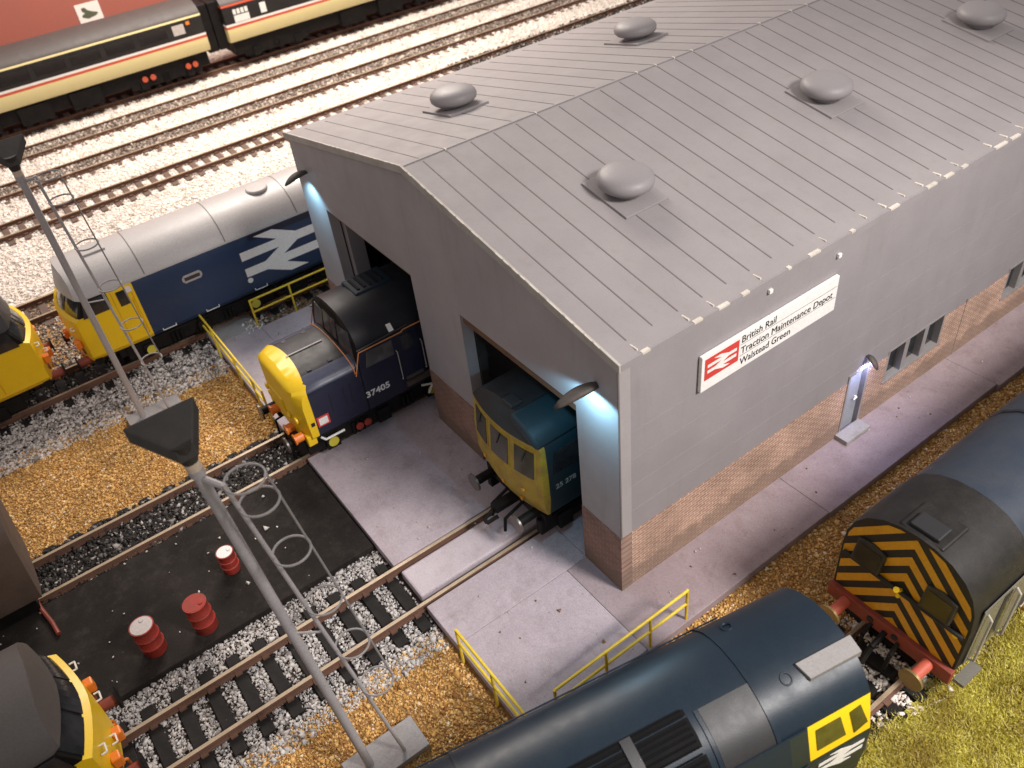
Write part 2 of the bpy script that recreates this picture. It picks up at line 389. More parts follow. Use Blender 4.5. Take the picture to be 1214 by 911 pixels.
# a loose grey panel on the left of the apron
slab('concrete_apron', -16.95, -15.75, -3.5, -2.15, CZ - .03, CZ - .012, M['baseslab'], 0.004)

# ------------------------------------------------------------------ stones, grass
def scatter(name, label, regs, mat, size, dens, kind='stuff', z=GZ, cat='ballast', flat=0.75, jit=0.4, skip=None):
    P = []; Z = []
    for (x0, x1, y0, y1) in regs:
        n = int((x1 - x0) * (y1 - y0) * dens)
        p = np.stack([RNG.uniform(x0, x1, n), RNG.uniform(y0, y1, n)], 1)
        P.append(p)
    P = np.concatenate(P)
    u, v = pix(np.column_stack([P, np.full(len(P), z)]))
    ok = (u > -160) & (u < 1380) & (v > -70) & (v < 1110)
    if skip is not None: ok &= ~skip(P)
    P = P[ok]; n = len(P)
    base = np.array([(1, 0, 0), (-.5, .87, 0), (-.5, -.87, 0), (.3, .3, 1), (-.4, -.1, .9), (.2, -.2, -1.0)], float)
    tri = np.array([(0, 1, 3), (1, 4, 3), (1, 2, 4), (2, 0, 3), (2, 3, 4), (1, 0, 5), (2, 1, 5), (0, 2, 5)])
    V = np.repeat(base[None], n, 0) + RNG.normal(0, .22, (n, 6, 3))
    a = RNG.uniform(0, 2 * PI, n); ca, sa = np.cos(a), np.sin(a)
    b = RNG.uniform(-.9, .9, n); cb, sb = np.cos(b), np.sin(b)
    x, y, zz = V[..., 0], V[..., 1], V[..., 2] * flat
    y, zz = y * cb[:, None] - zz * sb[:, None], y * sb[:, None] + zz * cb[:, None]
    x, y = x * ca[:, None] - y * sa[:, None], x * sa[:, None] + y * ca[:, None]
    sc = size * np.exp(RNG.normal(0, .35, n)) * .5
    V = np.stack([x, y, zz], -1) * sc[:, None, None]
    V[..., 0] += P[:, 0, None]; V[..., 1] += P[:, 1, None]; V[..., 2] += (z + RNG.uniform(0, jit, n) * size)[:, None]
    F = (tri[None] + (np.arange(n) * 6)[:, None, None]).reshape(-1)
    me = bpy.data.meshes.new(name)
    me.vertices.add(n * 6); me.vertices.foreach_set('co', V.reshape(-1))
    nf = n * 8
    me.loops.add(nf * 3); me.loops.foreach_set('vertex_index', F.astype(np.int32))
    me.polygons.add(nf); me.polygons.foreach_set('loop_start', np.arange(nf, dtype=np.int32) * 3)
    me.polygons.foreach_set('loop_total', np.full(nf, 3, dtype=np.int32))
    me.update(calc_edges=True); me.validate()
    me.materials.append(mat)
    o = bpy.data.objects.new(name, me); COL.objects.link(o)
    tag(o, label, cat, None, kind); return o
def on_sleeper(P, xm, s0=-13.5):
    f = np.mod(P[:, 1] - s0 + .17, .64)
    return (np.abs(P[:, 0] - xm) < 1.17) & (f < .34) & (RNG.uniform(0, 1, len(P)) > .06)
def under_shed(P): return (P[:, 0] > -13.9) & (P[:, 0] < 1.4) & (P[:, 1] > -3.66)
scatter('pale_ballast', 'pale cream ballast stones between the main line tracks', [(-45.5, -24, -12, 45)], M['stonewhite'], 0.105, 160, flat=.5, jit=.2, skip=lambda P: on_sleeper(P, -30.1, -12) | ((np.abs(P[:, 0] + 30.1) < 1.17) & (RNG.uniform(0, 1, len(P)) < .15)) | ((P[:, 1] > 16) & (P[:, 0] > -31.3)) | (np.abs(P[:, 0] + 34.4) < .72) | (np.abs(P[:, 0] + 38.3) < .72))
scatter('grey_ballast', 'dirty white ballast between the blue engine and the tan gravel', [(-16.75, -14.4, -14, -3.7)], M['stonemix'], 0.085, 430)
scatter('grey_ballast', 'mixed grey and white ballast along the shed road beside the black slab', [(-4.93, -1.5, -14, -3.7)], M['stonegrey'], 0.072, 580, skip=lambda P: on_sleeper(P, -3.28))
scatter('grey_ballast', 'white and grey ballast beside the grass bank', [(3.5, 5.85, -3, 12)], M['stonewhite'], 0.095, 300, skip=lambda P: on_sleeper(P, 4.5, -8))
def fade(P):
    return RNG.uniform(0, 1, len(P)) < np.clip((P[:, 0] + 14.9) / -0.7 + 0.2, 0, 1) * 0.0
scatter('tan_gravel', 'tan granular gravel between the left sidings', [(-15.1, -10.5, -15, -3.72)], M['stonebrown'], 0.060, 640, cat='gravel', flat=.7, jit=.3)
scatter('tan_gravel', 'tan gravel around the nearer lighting mast foot', [(-2.0, 2.6, -9.5, -3.72)], M['stonebrown'], 0.060, 660, cat='gravel', flat=.7, jit=.3)
scatter('tan_gravel', 'tan gravel strip between the side path and the right hand track', [(1.5, 3.75, -3.7, 30)], M['stonebrown'], 0.064, 560, cat='gravel', flat=.7, jit=.3)
scatter('brown_gravel', 'dark brown gravel beyond the blue engine and by the back railing', [(-23.6, -18.6, -14, 4), (-16.8, -15.7, -2.1, 3)], M['stonedirty'], 0.075, 260, cat='gravel')
scatter('oily_ballast', 'black oily ballast with pale chips between the rails', [(-10.55, -8.5, -14, -3.7)], M['stonedark'], 0.085, 330, cat='ballast', z=GZ + .06)
scatter('oily_ballast', 'black oily ballast under the yellow ended engines', [(-18.7, -16.5, -14, 4)], M['stonedark'], 0.085, 260, cat='ballast')
scatter('pale_flakes', 'stray white stones dropped on the black slab and tan gravel', [(-8.6, -5.1, -12, -4.5)], M['debris'], 0.06, 1.6, cat='flakes', z=-0.075, jit=0.1)
scatter('pale_flakes', 'tiny white crumbs scattered on the concrete apron', [(-8.6, 1.2, -3.4, -0.2), (.2, 1.4, 0.5, 14), (-16.8, -15.5, -3.5, -2.2)], M['debris'], 0.045, .8, cat='flakes', z=0.0, jit=0.1)
scatter('white_spill', 'spill of white stones by the corner of the left apron', [(-16.25, -15.55, -2.55, -1.75)], M['stonewhite'], 0.07, 150, cat='stones', z=-.03, jit=.3)
scatter('brown_crumbs', 'brown crumbs of gravel spilled on the concrete apron', [(-2.2, 1.2, -3.5, -0.9), (.2, 1.4, 0.5, 12), (-15.6, -13, -2.1, 0)], M['debrisbrown'], 0.055, .7, cat='crumbs', z=0.0, jit=0.1)

def grass(name, label, x0, x1, y0, y1, dens):
    n = int((x1 - x0) * (y1 - y0) * dens)
    x = RNG.uniform(x0, x1, n); y = RNG.uniform(y0, y1, n)
    edge = 5.3 + 0.5 * np.clip((y + 3) / 10, 0, 2) + .12 * np.sin(y * 3.1) + RNG.normal(0, .12, n)
    u, v = pix(np.column_stack([x, y, np.full(n, 0.)]))
    ok = (x > edge) & (u < 1420) & (v < 1150); x, y = x[ok], y[ok]; n = len(x)
    i = (x - 5.25) / .9; z = GZ + .03 + .07 * i + .06 * np.sin(y * 1.3 + i) * np.minimum(1, np.maximum(i, 0))
    h = RNG.uniform(.05, .13, n); a = RNG.uniform(0, 2 * PI, n); w = .012
    lx, ly = RNG.normal(0, .06, n), RNG.normal(0, .06, n)
    V = np.zeros((n, 3, 3))
    V[:, 0] = np.stack([x + w * np.cos(a), y + w * np.sin(a), z], 1)
    V[:, 1] = np.stack([x - w * np.cos(a), y - w * np.sin(a), z], 1)
    V[:, 2] = np.stack([x + lx, y + ly, z + h], 1)
    me = bpy.data.meshes.new(name); me.vertices.add(n * 3); me.vertices.foreach_set('co', V.reshape(-1))
    me.loops.add(n * 3); me.loops.foreach_set('vertex_index', np.arange(n * 3, dtype=np.int32))
    me.polygons.add(n); me.polygons.foreach_set('loop_start', np.arange(n, dtype=np.int32) * 3); me.polygons.foreach_set('loop_total', np.full(n, 3, dtype=np.int32))
    me.update(calc_edges=True); me.materials.append(M['grass'])
    o = bpy.data.objects.new(name, me); COL.objects.link(o); tag(o, label, 'grass', None, 'stuff')
grass('grass', 'short yellow green static grass on the bank beside the right hand track', 5.0, 12, -9, 10, 3600)

# ------------------------------------------------------------------ tracks
def track(label, xa, xb, y0, y1, sl0, sl1, smat, pitch=0.64, zr=0.0, bend=None, sw=0.27):
    xm = (xa + xb) / 2
    t = thing('railway_track', label, 'railway track', (xm, (sl0 + sl1) / 2, GZ), 0, 'railway tracks')
    def P(x, y):
        if bend is None or y > bend[0]: return (x, y)
        ang = bend[1]; dy = y - bend[0]; dx = x - xm
        return (xm + dx * math.cos(ang) + dy * math.sin(ang), bend[0] + dy * math.cos(ang) - dx * math.sin(ang))
    for x in (xa, xb):
        m = MB(); ys = [y0, y1] if bend is None else [y0, bend[0], y1]
        for a, b in zip(ys[:-1], ys[1:]):
            for (w, z0, z1, mi) in ((0.085, zr - .055, zr, 0), (0.03, zr - .15, zr - .0551, 1), (0.15, zr - .19, zr - .1501, 1)):
                p0, p1, p2, p3 = P(x - w / 2, a), P(x + w / 2, a), P(x + w / 2, b), P(x - w / 2, b)
                v = [(*p0, z0), (*p1, z0), (*p2, z0), (*p3, z0), (*p0, z1), (*p1, z1), (*p2, z1), (*p3, z1)]
                m.add(v, [(3, 2, 1, 0), (4, 5, 6, 7), (0, 1, 5, 4), (1, 2, 6, 5), (2, 3, 7, 6), (3, 0, 4, 7)], mi)
                if mi == 0:
                    for i in (0, 2, 3, 4, 5): m.m[-6 + i] = 1
        # rail chairs on every sleeper
        y = sl0
        while y < sl1:
            c = P(x, y); m.box(c[0] - .13, c[0] + .13, c[1] - .075, c[1] + .075, zr - .19, zr - .13, 1); y += pitch
        build('rail', m, [M['rail'], M['railside']], t, smooth=0, merge=False)
    n = int((sl1 - sl0) / pitch) + 1; first = None
    for k in range(min(n, 99)):
        y = sl0 + k * pitch; c = P(xm, y)
        if first is None:
            m = MB(); m.box(-1.14, 1.14, -sw / 2, sw / 2, -.10, .03); first = build('sleeper', m, smat, t, bevel=0.012, smooth=0, world=False); o = first
        else:
            o = first.copy(); COL.objects.link(o); o.parent = t
        o.location = Vector((c[0], c[1], zr - .225)) - t.location
        o.rotation_euler = (0, 0, (-bend[1] if (bend and y < bend[0]) else 0) + random.uniform(-.02, .02))
    return t
track('engine shed track under the dark blue engine, beside the black slab', X1A, X1B, -16, 33, -13.5, -3.8, M['sleeper'])
track('engine shed track running under the dirty yellow fronted engine', X2A, X2B, -16, 33, -13.5, -3.8, M['sleeper'])
track('siding under the two yellow ended engines left of the shed', -18.05, -16.75, -18, 20, -16, 6, M['sleeper'])
track('brown weathered siding hidden behind the silver roofed engine', -23.3, -22.0, -18, 20, -16, 8, M['sleeperbrown'])
track('main line track with clearly spaced white gaps, nearest the shed roof', -30.75, -29.45, -20, 60, -12, 48, M['sleeperbrown'])
track('middle main line track with its sleepers buried in pale ballast', -35.05, -33.75, -20, 60, -12, 48, M['sleeperbrown'], zr=-.03)
track('faint main line track between the coaches and the middle line', -38.95, -37.65, -20, 60, -12, 48, M['sleeperbrown'], zr=-.05)
track('main line track underneath the cream and black coaches', -42.5, -41.2, -20, 60, -12, 40, M['sleeperbrown'])
track('right hand track carrying the blue roofed engine and the striped one', 3.85, 5.15, -14, 40, -8, 24, M['sleeper'], bend=(0.8, R(11)))
scatter('dirty_ballast', 'brown grey ballast packed between the rails of the far main lines', [(-35.1, -33.7, -12, 45), (-39.0, -37.6, -12, 45)], M['stonedirty'], 0.10, 170, z=GZ + .05)
scatter('dirty_ballast', 'dark dirty ballast where the main line passes behind the shed roof', [(-31.4, -26.5, 15.5, 50)], M['stonedark'], 0.11, 110, z=GZ + .05)

# ------------------------------------------------------------------ engine shed
W, H, HA, HB = 13.85, 6.54, 7.88, 1.79
LEN = 34.0; AX = -W / 2
O1A, O1B, O1H = -12.33, -7.68, 4.81
O2A, O2B, O2H = -5.49, -1.277, 4.76
WT = 0.30
shed = thing('engine_shed', 'large grey two road engine shed with brick base and ribbed pitched roof', 'engine shed', (AX, LEN / 2, 0))
fr = ((0, 0, 0), (1, 0, 0), (0, 0, 1), (0, 1, 0))
# gable: built of strips so that both openings are real
g = MB()
def pan(pts): g.prism(pts, fr, WT)
RAMP = lambda x: H + (HA - H) * (1 - abs(x - AX) / (W / 2))
pan([(-W, HB), (O1A, HB), (O1A, O1H), (-W, O1H)])
pan([(O1B, HB), (O2A, HB), (O2A, O1H), (O1B, O1H)])
pan([(-W, O1H), (O2A, O1H), (O2A, RAMP(O2A)), (AX, HA), (-W, H)])
pan([(O2A, O2H), (O2B, O2H), (O2B, RAMP(O2B)), (O2A, RAMP(O2A))])
pan([(O2B, HB), (0, HB), (0, H), (O2B, RAMP(O2B))])
build('gable_wall', g, M['gable'], shed, smooth=0)
for (xa, xb) in ((-W - .012, O1A + .004), (O1B - .004, O2A + .004), (O2B - .004, 0.012)):
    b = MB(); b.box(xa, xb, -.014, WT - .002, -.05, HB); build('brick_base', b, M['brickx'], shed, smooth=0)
# right wall with real openings for the windows and the door
WIN = [(9.00, 11.40)]
WIN2 = [(14.35, 16.75)]
WZ0, WZ1 = 0.93, 1.93; DY0, DY1, DZ1 = 7.40, 8.20, 2.02
sw = MB(); bw = MB()
def wall_strip(y0, y1, z0, z1):
    if z1 > HB: sw.box(-WT, 0, y0, y1, max(z0, HB), z1)
    if z0 < HB: bw.box(-WT, 0.012, y0, y1, z0, min(z1, HB - .001))
ys = [WT, DY0, DY1] + [v for p in WIN + WIN2 for v in p] + [LEN]
op = {(DY0, DY1): (-.05, DZ1)}
for p in WIN + WIN2: op[p] = (WZ0, WZ1)
for a, c in zip(ys[:-1], ys[1:]):
    if (a, c) in op:
        z0, z1 = op[(a, c)]
        if z0 > 0: wall_strip(a, c, -.05, z0)
        wall_strip(a, c, z1, H)
    else: wall_strip(a, c, -.05, H)
o = build('side_wall', sw, M['clad'], shed, smooth=0)
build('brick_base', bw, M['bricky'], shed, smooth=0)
# thin overlapping cladding laps on the side wall
lap = MB()
for z in (4.70, 3.96, 3.20, 2.45):
    lap = MB(); lap.add([(0.001, WT, z), (0.004, WT, z - .002), (0.001, WT, z - .010), (0.001, LEN, z), (0.004, LEN, z - .002), (0.001, LEN, z - .010)], [(0, 1, 2), (3, 5, 4), (0, 3, 4, 1), (1, 4, 5, 2)]); build('cladding_lap', lap, M['clad'], shed, smooth=0)
lw = MB(); lw.box(-W, -W + WT, WT, LEN, -.05, H); build('side_wall', lw, M['clad'], shed, smooth=0)
bk = MB(); bk.box(-W + WT, -WT, LEN - .3, LEN, -.05, H); bk.prism([(-W + .3, H), (-.3, H), (AX, HA - .05)], ((0, LEN - .3, 0), (1, 0, 0), (0, 0, 1), (0, 1, 0)), .3)
build('back_wall', bk, M['clad'], shed, smooth=0)
# near-black lining stands in for the shade in the depth of the shed
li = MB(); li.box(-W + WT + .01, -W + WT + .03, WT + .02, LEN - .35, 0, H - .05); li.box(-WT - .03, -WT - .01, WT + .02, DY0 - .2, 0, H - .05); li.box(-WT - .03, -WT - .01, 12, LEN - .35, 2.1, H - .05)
build('shade_lining', li, M['inside'], shed, smooth=0)
ip = MB()   # inner partition columns and the pale inner post by the left opening
ip.box(O1A - .05, O1A + .22, WT + .05, WT + .5, 0, O1H + .3)
ip.box(-6.75, -6.35, 1.0, 30, 0, 5.5)
build('inner_post', ip, M['clad'], shed, smooth=0)
dl = MB()
dl.box(O2A + .002, O2B - .002, .07, WT, O2H - .27, O2H - .002); build('door_lintel', dl, M['wood'], shed, smooth=0)
dl = MB(); dl.box(O1A + .30, O1B - .002, .07, WT, O1H - .13, O1H - .002); build('door_lintel', dl, M['wood'], shed, smooth=0)
jm = MB(); jm.box(O2A - .02, O2A + .05, WT + .02, WT + .24, 0, O2H)
build('door_jamb', jm, M['inside'], shed, smooth=0)
# roof
OV = 0.10; sl = (HA - H) / (W / 2); TH = 0.10
def roof_half(sgn):
    m = MB(); xe = AX + sgn * (W / 2 + OV); ze = HA - sl * (W / 2 + OV)
    pts = [(AX, HA + TH), (xe, ze + TH), (xe, ze), (AX, HA)]
    m.prism(pts, ((0, -.03, 0), (1, 0, 0), (0, 0, 1), (0, 1, 0)), LEN + .06)
    rf = build('roof', m, M['roofclad'], shed, smooth=0, bevel=.01)
    s = MB(); y = 0.46
    while y < LEN:
        x0, x1 = AX + sgn * .10, AX + sgn * (W / 2 - .28)
        z0, z1 = HA + TH - sl * .10, HA + TH - sl * (W / 2 - .28)
        s.add([(x0, y - .014, z0 - .01), (x1, y - .014, z1 - .01), (x1, y - .014, z1 + .007), (x0, y - .014, z0 + .007), (x0, y + .014, z0 - .01), (x1, y + .014, z1 - .01), (x1, y + .014, z1 + .007), (x0, y + .014, z0 + .007)],
              [(0, 1, 2, 3), (7, 6, 5, 4), (3, 2, 6, 7), (1, 5, 6, 2), (0, 3, 7, 4)])
        y += .635
    build('standing_seam', s, M['seam'], rf, smooth=0)
    return rf
rfR = roof_half(1); rfL = roof_half(-1)
# verge trims along the gable, the eave gutter strip and its scraped white lugs
vt = MB()
for sgn in (1, -1):
    xe = AX + sgn * (W / 2 + OV + .03); ze = HA - sl * (W / 2 + OV + .03)
    vt.prism([(AX, HA + TH + .03), (xe, ze + TH + .03), (xe, ze - .06), (AX, HA - .06)], ((0, -.075, 0), (1, 0, 0), (0, 0, 1), (0, 1, 0)), .06)
build('verge_trim', vt, M['verge'], shed, smooth=0, bevel=.012)
for sgn in (1, -1):
    for k in range(26):
        if random.random() < .25: continue
        t0 = k / 26; t1 = min(1, t0 + random.uniform(.02, .045))
        xa, xb = AX + sgn * W / 2 * t0, AX + sgn * W / 2 * t1
        za, zb = HA - sl * W / 2 * t0 + TH + .032, HA - sl * W / 2 * t1 + TH + .032
        ve = MB(); ve.add([(xa, -.078, za), (xb, -.078, zb), (xb, -.05, zb + .002), (xa, -.05, za + .002), (xa, -.0785, za - .03), (xb, -.0785, zb - .03)], [(0, 1, 2, 3), (0, 4, 5, 1)]); build('scraped_edge', ve, M['edgewhite'], shed, smooth=0)
eg = MB(); xe = OV; ze = HA - sl * (W / 2 + OV) + TH
eg.box(xe + .002, xe + .03, -.03, LEN, ze - .14, ze + .012)
build('eave_strip', eg, M['clad'], shed, smooth=0)
y = .46
while y < LEN:
    w = random.uniform(.02, .042); x1 = AX + W / 2 - .02; z1 = HA + TH - sl * (W / 2 - .02)
    if random.random() < .85:
        lg = MB(); lg.box(x1 - random.uniform(.16, .28), x1 + .04, y - w, y + w * .6, z1 - .02, z1 + .03); build('eave_lug', lg, M['edgewhite'], shed, smooth=0, bevel=.012)
    if random.random() < .6:
        lg = MB(); lg.box(xe - .05, xe + .034, y + .02, y + random.uniform(.1, .5), ze - .03, ze + .016); build('eave_chip', lg, M['edgewhite'], shed, smooth=0)
    y += .635
y = .46
while y < LEN:
    if random.random() < .45: rg = MB(); rg.box(AX - .04, AX + .05, y - .02, y + .02, HA + TH - .02, HA + TH + .022); build('ridge_chip', rg, M['edgewhite'], shed, smooth=0)
    y += .635
rg = MB(); rg.box(AX + .0, AX + .02, -.03, LEN, HA + TH - .03, HA + TH + .012)
build('ridge_joint', rg, M['roofclad'], shed, smooth=0)
# roof ventilators
def vent(x, y):
    zz = HA + TH - sl * abs(x - AX); sg = 1 if x > AX else -1
    ang = math.atan(sl) * sg
    b = MB(); b.box(-.72, .72, -.60, .60, -.03, .055)
    bp = build('roof_vent', b, M['roofclad'], shed, smooth=0, bevel=.012, world=False)
    bp.location = Vector((x, y, zz)) - shed.location; bp.rotation_euler = (0, ang, 0)
    c = MB(); c.lathe([(.34, 0.02), (.34, .17), (.40, .17), (.54, .19), (.60, .25), (.615, .33), (.59, .41), (.51, .48), (.38, .53), (.2, .56), (0.01, .565)], n=36)
    co = build('cowl', c, M['cowl'], bp, smooth=40, world=False); co.rotation_euler = (0, -ang * .6, 0)
for y in (3.33, 9.75, 16.1, 22.5): vent(-3.49, y)
for y in (3.24, 9.52, 15.8): vent(-9.9, y)
# door, step, windows
dr = MB(); dr.box(-.16, -.10, DY0 + .07, DY1 - .07, -.01, DZ1 - .06)
door = build('door', dr, M['doorgrey'], shed, smooth=0)
fm = MB(); fm.box(-.2, .03, DY0, DY0 + .07, -.01, DZ1 - .06); fm.box(-.2, .03, DY1 - .07, DY1, -.01, DZ1 - .06); fm.box(-.2, .03, DY0, DY1, DZ1 - .059, DZ1)
build('door_frame', fm, M['frame'], door, smooth=0)
hn = MB(); hn.tube((-.09, DY1 - .18, .95), (-.03, DY1 - .18, .95), .025); hn.tube((-.035, DY1 - .18, .95), (-.035, DY1 - .32, .95), .02)
build('handle', hn, M['white'], door)
stp = MB(); stp.box(.014, .40, DY0 - .12, DY1 + .02, -.02, .13); build('door_step', stp, M['baseslab'], shed, smooth=0, bevel=.015)
for p in WIN + WIN2:
    f = MB(); y0, y1 = p
    f.box(-.22, .015, y0, y0 + .06, WZ0, WZ1); f.box(-.22, .015, y1 - .06, y1, WZ0, WZ1); f.box(-.22, .015, y0 + .06, y1 - .06, WZ1 - .05, WZ1); f.box(-.22, .045, y0 - .05, y1 + .05, WZ0 - .05, WZ0 + .001)
    pw = (y1 - y0 - .12 - .36) / 3
    for k in (1, 2): f.box(-.22, .012, y0 + .06 + k * pw + (k - 1) * .18, y0 + .06 + k * pw + k * .18, WZ0 + .001, WZ1 - .05)
    wo = build('window', f, M['frame'], shed, smooth=0)
    for k in range(3):
        a = y0 + .06 + k * (pw + .18)
        gl = MB(); gl.box(-.19, -.17, a + .002, a + pw - .002, WZ0, WZ1 - .05); build('pane', gl, M['glass'], wo, smooth=0)
vj = MB(); vj.box(0.001, .016, 12.35, 12.38, -.02, HB + .1); vj.box(0.001, .02, -.016, .02, HB + .001, H - .05); build('panel_joint', vj, M['seam'], shed, smooth=0)
for (y, z) in ((6.05, 6.1), (3.94, 6.23)): sp = MB(); sp.box(0, .07, y - .05, y + .05, z - .05, z + .05); build('stay_stub', sp, M['white'], shed, smooth=0, bevel=.015)

# ------------------------------------------------------------------ depot sign
sign = thing('depot_sign', 'long white depot name board with red double arrow panel on the shed side wall', 'sign', (.0, 4.07, 4.73))
m = MB(); m.box(.012, .10, 2.05, 6.10, 4.73, 5.62); build('board', m, M['signwhite'], sign, smooth=0, bevel=.01)
m = MB(); m.box(.101, .106, 2.13, 3.08, 5.0, 5.53); rp = build('red_panel', m, M['red'], sign, smooth=0)
build('double_arrow', arrow_mb((.107, 2.605, 5.265), (0, 1, 0), (0, 0, 1), (1, 0, 0), .30, .003, .235), M['white'], rp, smooth=0)
m = MB()
for z in (5.36, 5.08): m.box(.101, .1035, 3.12, 6.06, z, z + .008)
build('ruled_line', m, M['ink'], sign, smooth=0)
for body, z in (('British Rail', 5.405), ('Traction Maintenance Depot', 5.125), ('Walstead Green', 4.845)):
    y = 3.14
    for wd_ in body.split():
        o = text('lettering', wd_, .245, M['ink'], sign, Vector((.104, y, z)) - sign.location, bold=.0, xs={'B': .96, 'T': .98, 'W': .93}[body[0]])
        y += max(v.co.x for v in o.data.vertices) * o.scale[0] + .075

# ------------------------------------------------------------------ wall lamps (lit)
def wall_lamp(label, root, out, col, power, spot, aim, grp='lit wall lamps on the shed', sz=1.0, blend=.7):
    root = Vector(root); out = Vector(out)
    t = thing('wall_lamp', label, 'lamp', root, 0, grp)
    L = out.length; dd = out.normalized(); sd = dd.cross(Vector((0, 0, 1))).normalized(); up = Vector((0, 0, 1))
    m = MB(); n = 9; k = 8; vs = []
    for i in range(n):
        s = i / (n - 1); rad = .15 * sz * math.sqrt(max(0.02, math.sin(PI * min(1, .12 + s * .86)))) ; c = root + dd * (L * s) + up * (.10 - .22 * s * s)
        for j in range(k):
            a = PI * j / (k - 1); vs.append(c + sd * (rad * math.cos(a)) + up * (rad * .7 * math.sin(a)))
    fs = [(i * k + j, i * k + j + 1, (i + 1) * k + j + 1, (i + 1) * k + j) for i in range(n - 1) for j in range(k - 1)]
    m.add(vs, fs)
    h = build('hood', m, M['hood'], t, smooth=50)
    md = h.modifiers.new('thick', 'SOLIDIFY'); md.thickness = .03
    bl = MB(); c = root + dd * (L * .45) + up * (-.02)
    bl.lathe([(.03, .05), (.06, .03), (.06, -.02), (.03, -.05)], c, 12)
    em = bpy.data.materials.new('led_lens'); em.use_nodes = True; bb = em.node_tree.nodes['Principled BSDF']
    bb.inputs['Base Color'].default_value = (.8, .85, .9, 1); bb.inputs['Emission Color'].default_value = (*col, 1); bb.inputs['Emission Strength'].default_value = 6
    build('bulb', bl, em, t)
    ld = bpy.data.lights.new('lamp_light', 'SPOT'); ld.energy = power; ld.color = col; ld.spot_size = spot; ld.spot_blend = blend; ld.shadow_soft_size = .06
    lo = bpy.data.objects.new('lamp_light', ld); COL.objects.link(lo); lo.parent = t
    p = root + dd * (L * .5) + up * (-.09); lo.location = p - root
    lo.rotation_euler = (Vector(aim) - p).to_track_quat('-Z', 'Y').to_euler()
LED = (.34, .74, 1.0)
wall_lamp('brown hooded wall lamp shining pale blue beside the right shed opening', (-.55, -.03, 5.66), (-.22, -.85, 0), LED, 170, R(164), (-.50, -.25, 3), blend=.3)
wall_lamp('dark hooded wall lamp shining pale blue at the left shed corner', (-13.05, -.03, 5.62), (.08, -.72, .1), LED, 220, R(120), (-13.0, -.1, 3))
wall_lamp('small grey hooded lamp above the shed side door', (.03, 8.0, 2.26), (.36, -.05, 0), (.50, .54, 1.0), 85, R(160), (.3, 7.9, 0), sz=.62)
# ------------------------------------------------------------------ yellow railings
def railing(label, pts, posts, h=1.0, mid=.55):
    t = thing('railing', label, 'railing', ((pts[0][0] + pts[-1][0]) / 2, (pts[0][1] + pts[-1][1]) / 2, 0), 0, 'yellow handrails round the apron')
    r = .034
    for z in (h, mid):
        m = MB(); m.path([(x, y, z) for x, y in pts], r); build('rail', m, M['railyellow'], t)
    for (x, y) in posts:
        m = MB(); m.tube((x, y, -.22), (x, y, h + .02), r); build('post', m, M['railyellow'], t)
railing('long yellow railing at the apron edge left of the dark blue engine', [(-16.95, -3.72), (-11.1, -3.72)], [(-16.95, -3.72), (-15.2, -3.72), (-13.4, -3.72), (-11.9, -3.72), (-11.1, -3.72)])
railing('short yellow railing between the silver roofed engine and the concrete', [(-15.72, -2.15), (-15.72, 1.9)], [(-15.72, -2.15), (-15.72, -.75), (-15.72, .65), (-15.72, 1.9)])
railing('yellow railing at the front apron edge beside the nearer gravel', [(-.92, -3.74), (1.5, -3.74)], [(-.92, -3.74), (.35, -3.74), (1.45, -3.74)])
railing('yellow railing along the path edge behind the blue roofed engine', [(1.43, -3.0), (1.43, 0.55)], [(1.43, -3.0), (1.43, -1.7), (1.43, -.5), (1.43, .55)])

# ------------------------------------------------------------------ rolling stock
def loft(mb, prof, stations, front, zone, ncol=8, scale=None, back=None):
    """prof: right half (x, z) from bottom to roof crown; front(x,z) gives how far back the front face lies"""
    scale = scale or (lambda y: 1.0)
    np_ = len(prof); rings = []
    for yi in stations:
        ring = []
        for (x, z) in prof + [(-x, z) for (x, z) in prof[::-1][1:]]:
            y = max(yi, front(x, z)); ring.append((x * scale(y), y, z))
        rings.append(ring)
    n = len(rings[0])
    for a, b in zip(rings[:-1], rings[1:]):
        for i in range(n - 1):
            q = [a[i], a[i + 1], b[i + 1], b[i]]
            c = [sum(p[k] for p in q) / 4 for k in range(3)]
            mb.add(q, [(0, 1, 2, 3)], zone(*c))
    # front and back caps
    st0, st1 = stations[0], stations[-1]
    for (fn, last) in ((lambda x, z: max(st0, front(x, z)), False), (lambda x, z: st1, True)):
        for j in range(np_ - 1):
            (xa, za), (xb, zb) = prof[j], prof[j + 1]
            for k in range(ncol):
                s0, s1 = -1 + 2 * k / ncol, -1 + 2 * (k + 1) / ncol
                q = []
                for (s, x, z) in ((s0, xa, za), (s1, xa, za), (s1, xb, zb), (s0, xb, zb)):
                    y = fn(x * s, z); q.append((x * s * scale(y), y, z))
                c = [sum(p[i] for p in q) / 4 for i in range(3)]
                mb.add(q, [(0, 1, 2, 3)] if not last else [(3, 2, 1, 0)], zone(*c))

def front_panel(mb, xs, zs, front, off=.012, m=0, n=5, scale=None, th=.02):
    """panel following the front face; xs at bottom and top: ((xl,xr),(xl,xr))"""
    (z0, z1) = zs; sc = scale or (lambda y: 1.0)
    for k in range(n):
        q = []
        for (t, z, w) in ((k / n, z0, 0), ((k + 1) / n, z0, 0), ((k + 1) / n, z1, 1), (k / n, z1, 1)):
            x = xs[w][0] + (xs[w][1] - xs[w][0]) * t; y = front(x, z); q.append((x * sc(y), y - off, z))
        mb.add(q + [(p[0], p[1] + th, p[2]) for p in q], [(0, 1, 2, 3), (7, 6, 5, 4), (0, 4, 5, 1), (2, 6, 7, 3), (1, 5, 6, 2), (3, 7, 4, 0)], m)

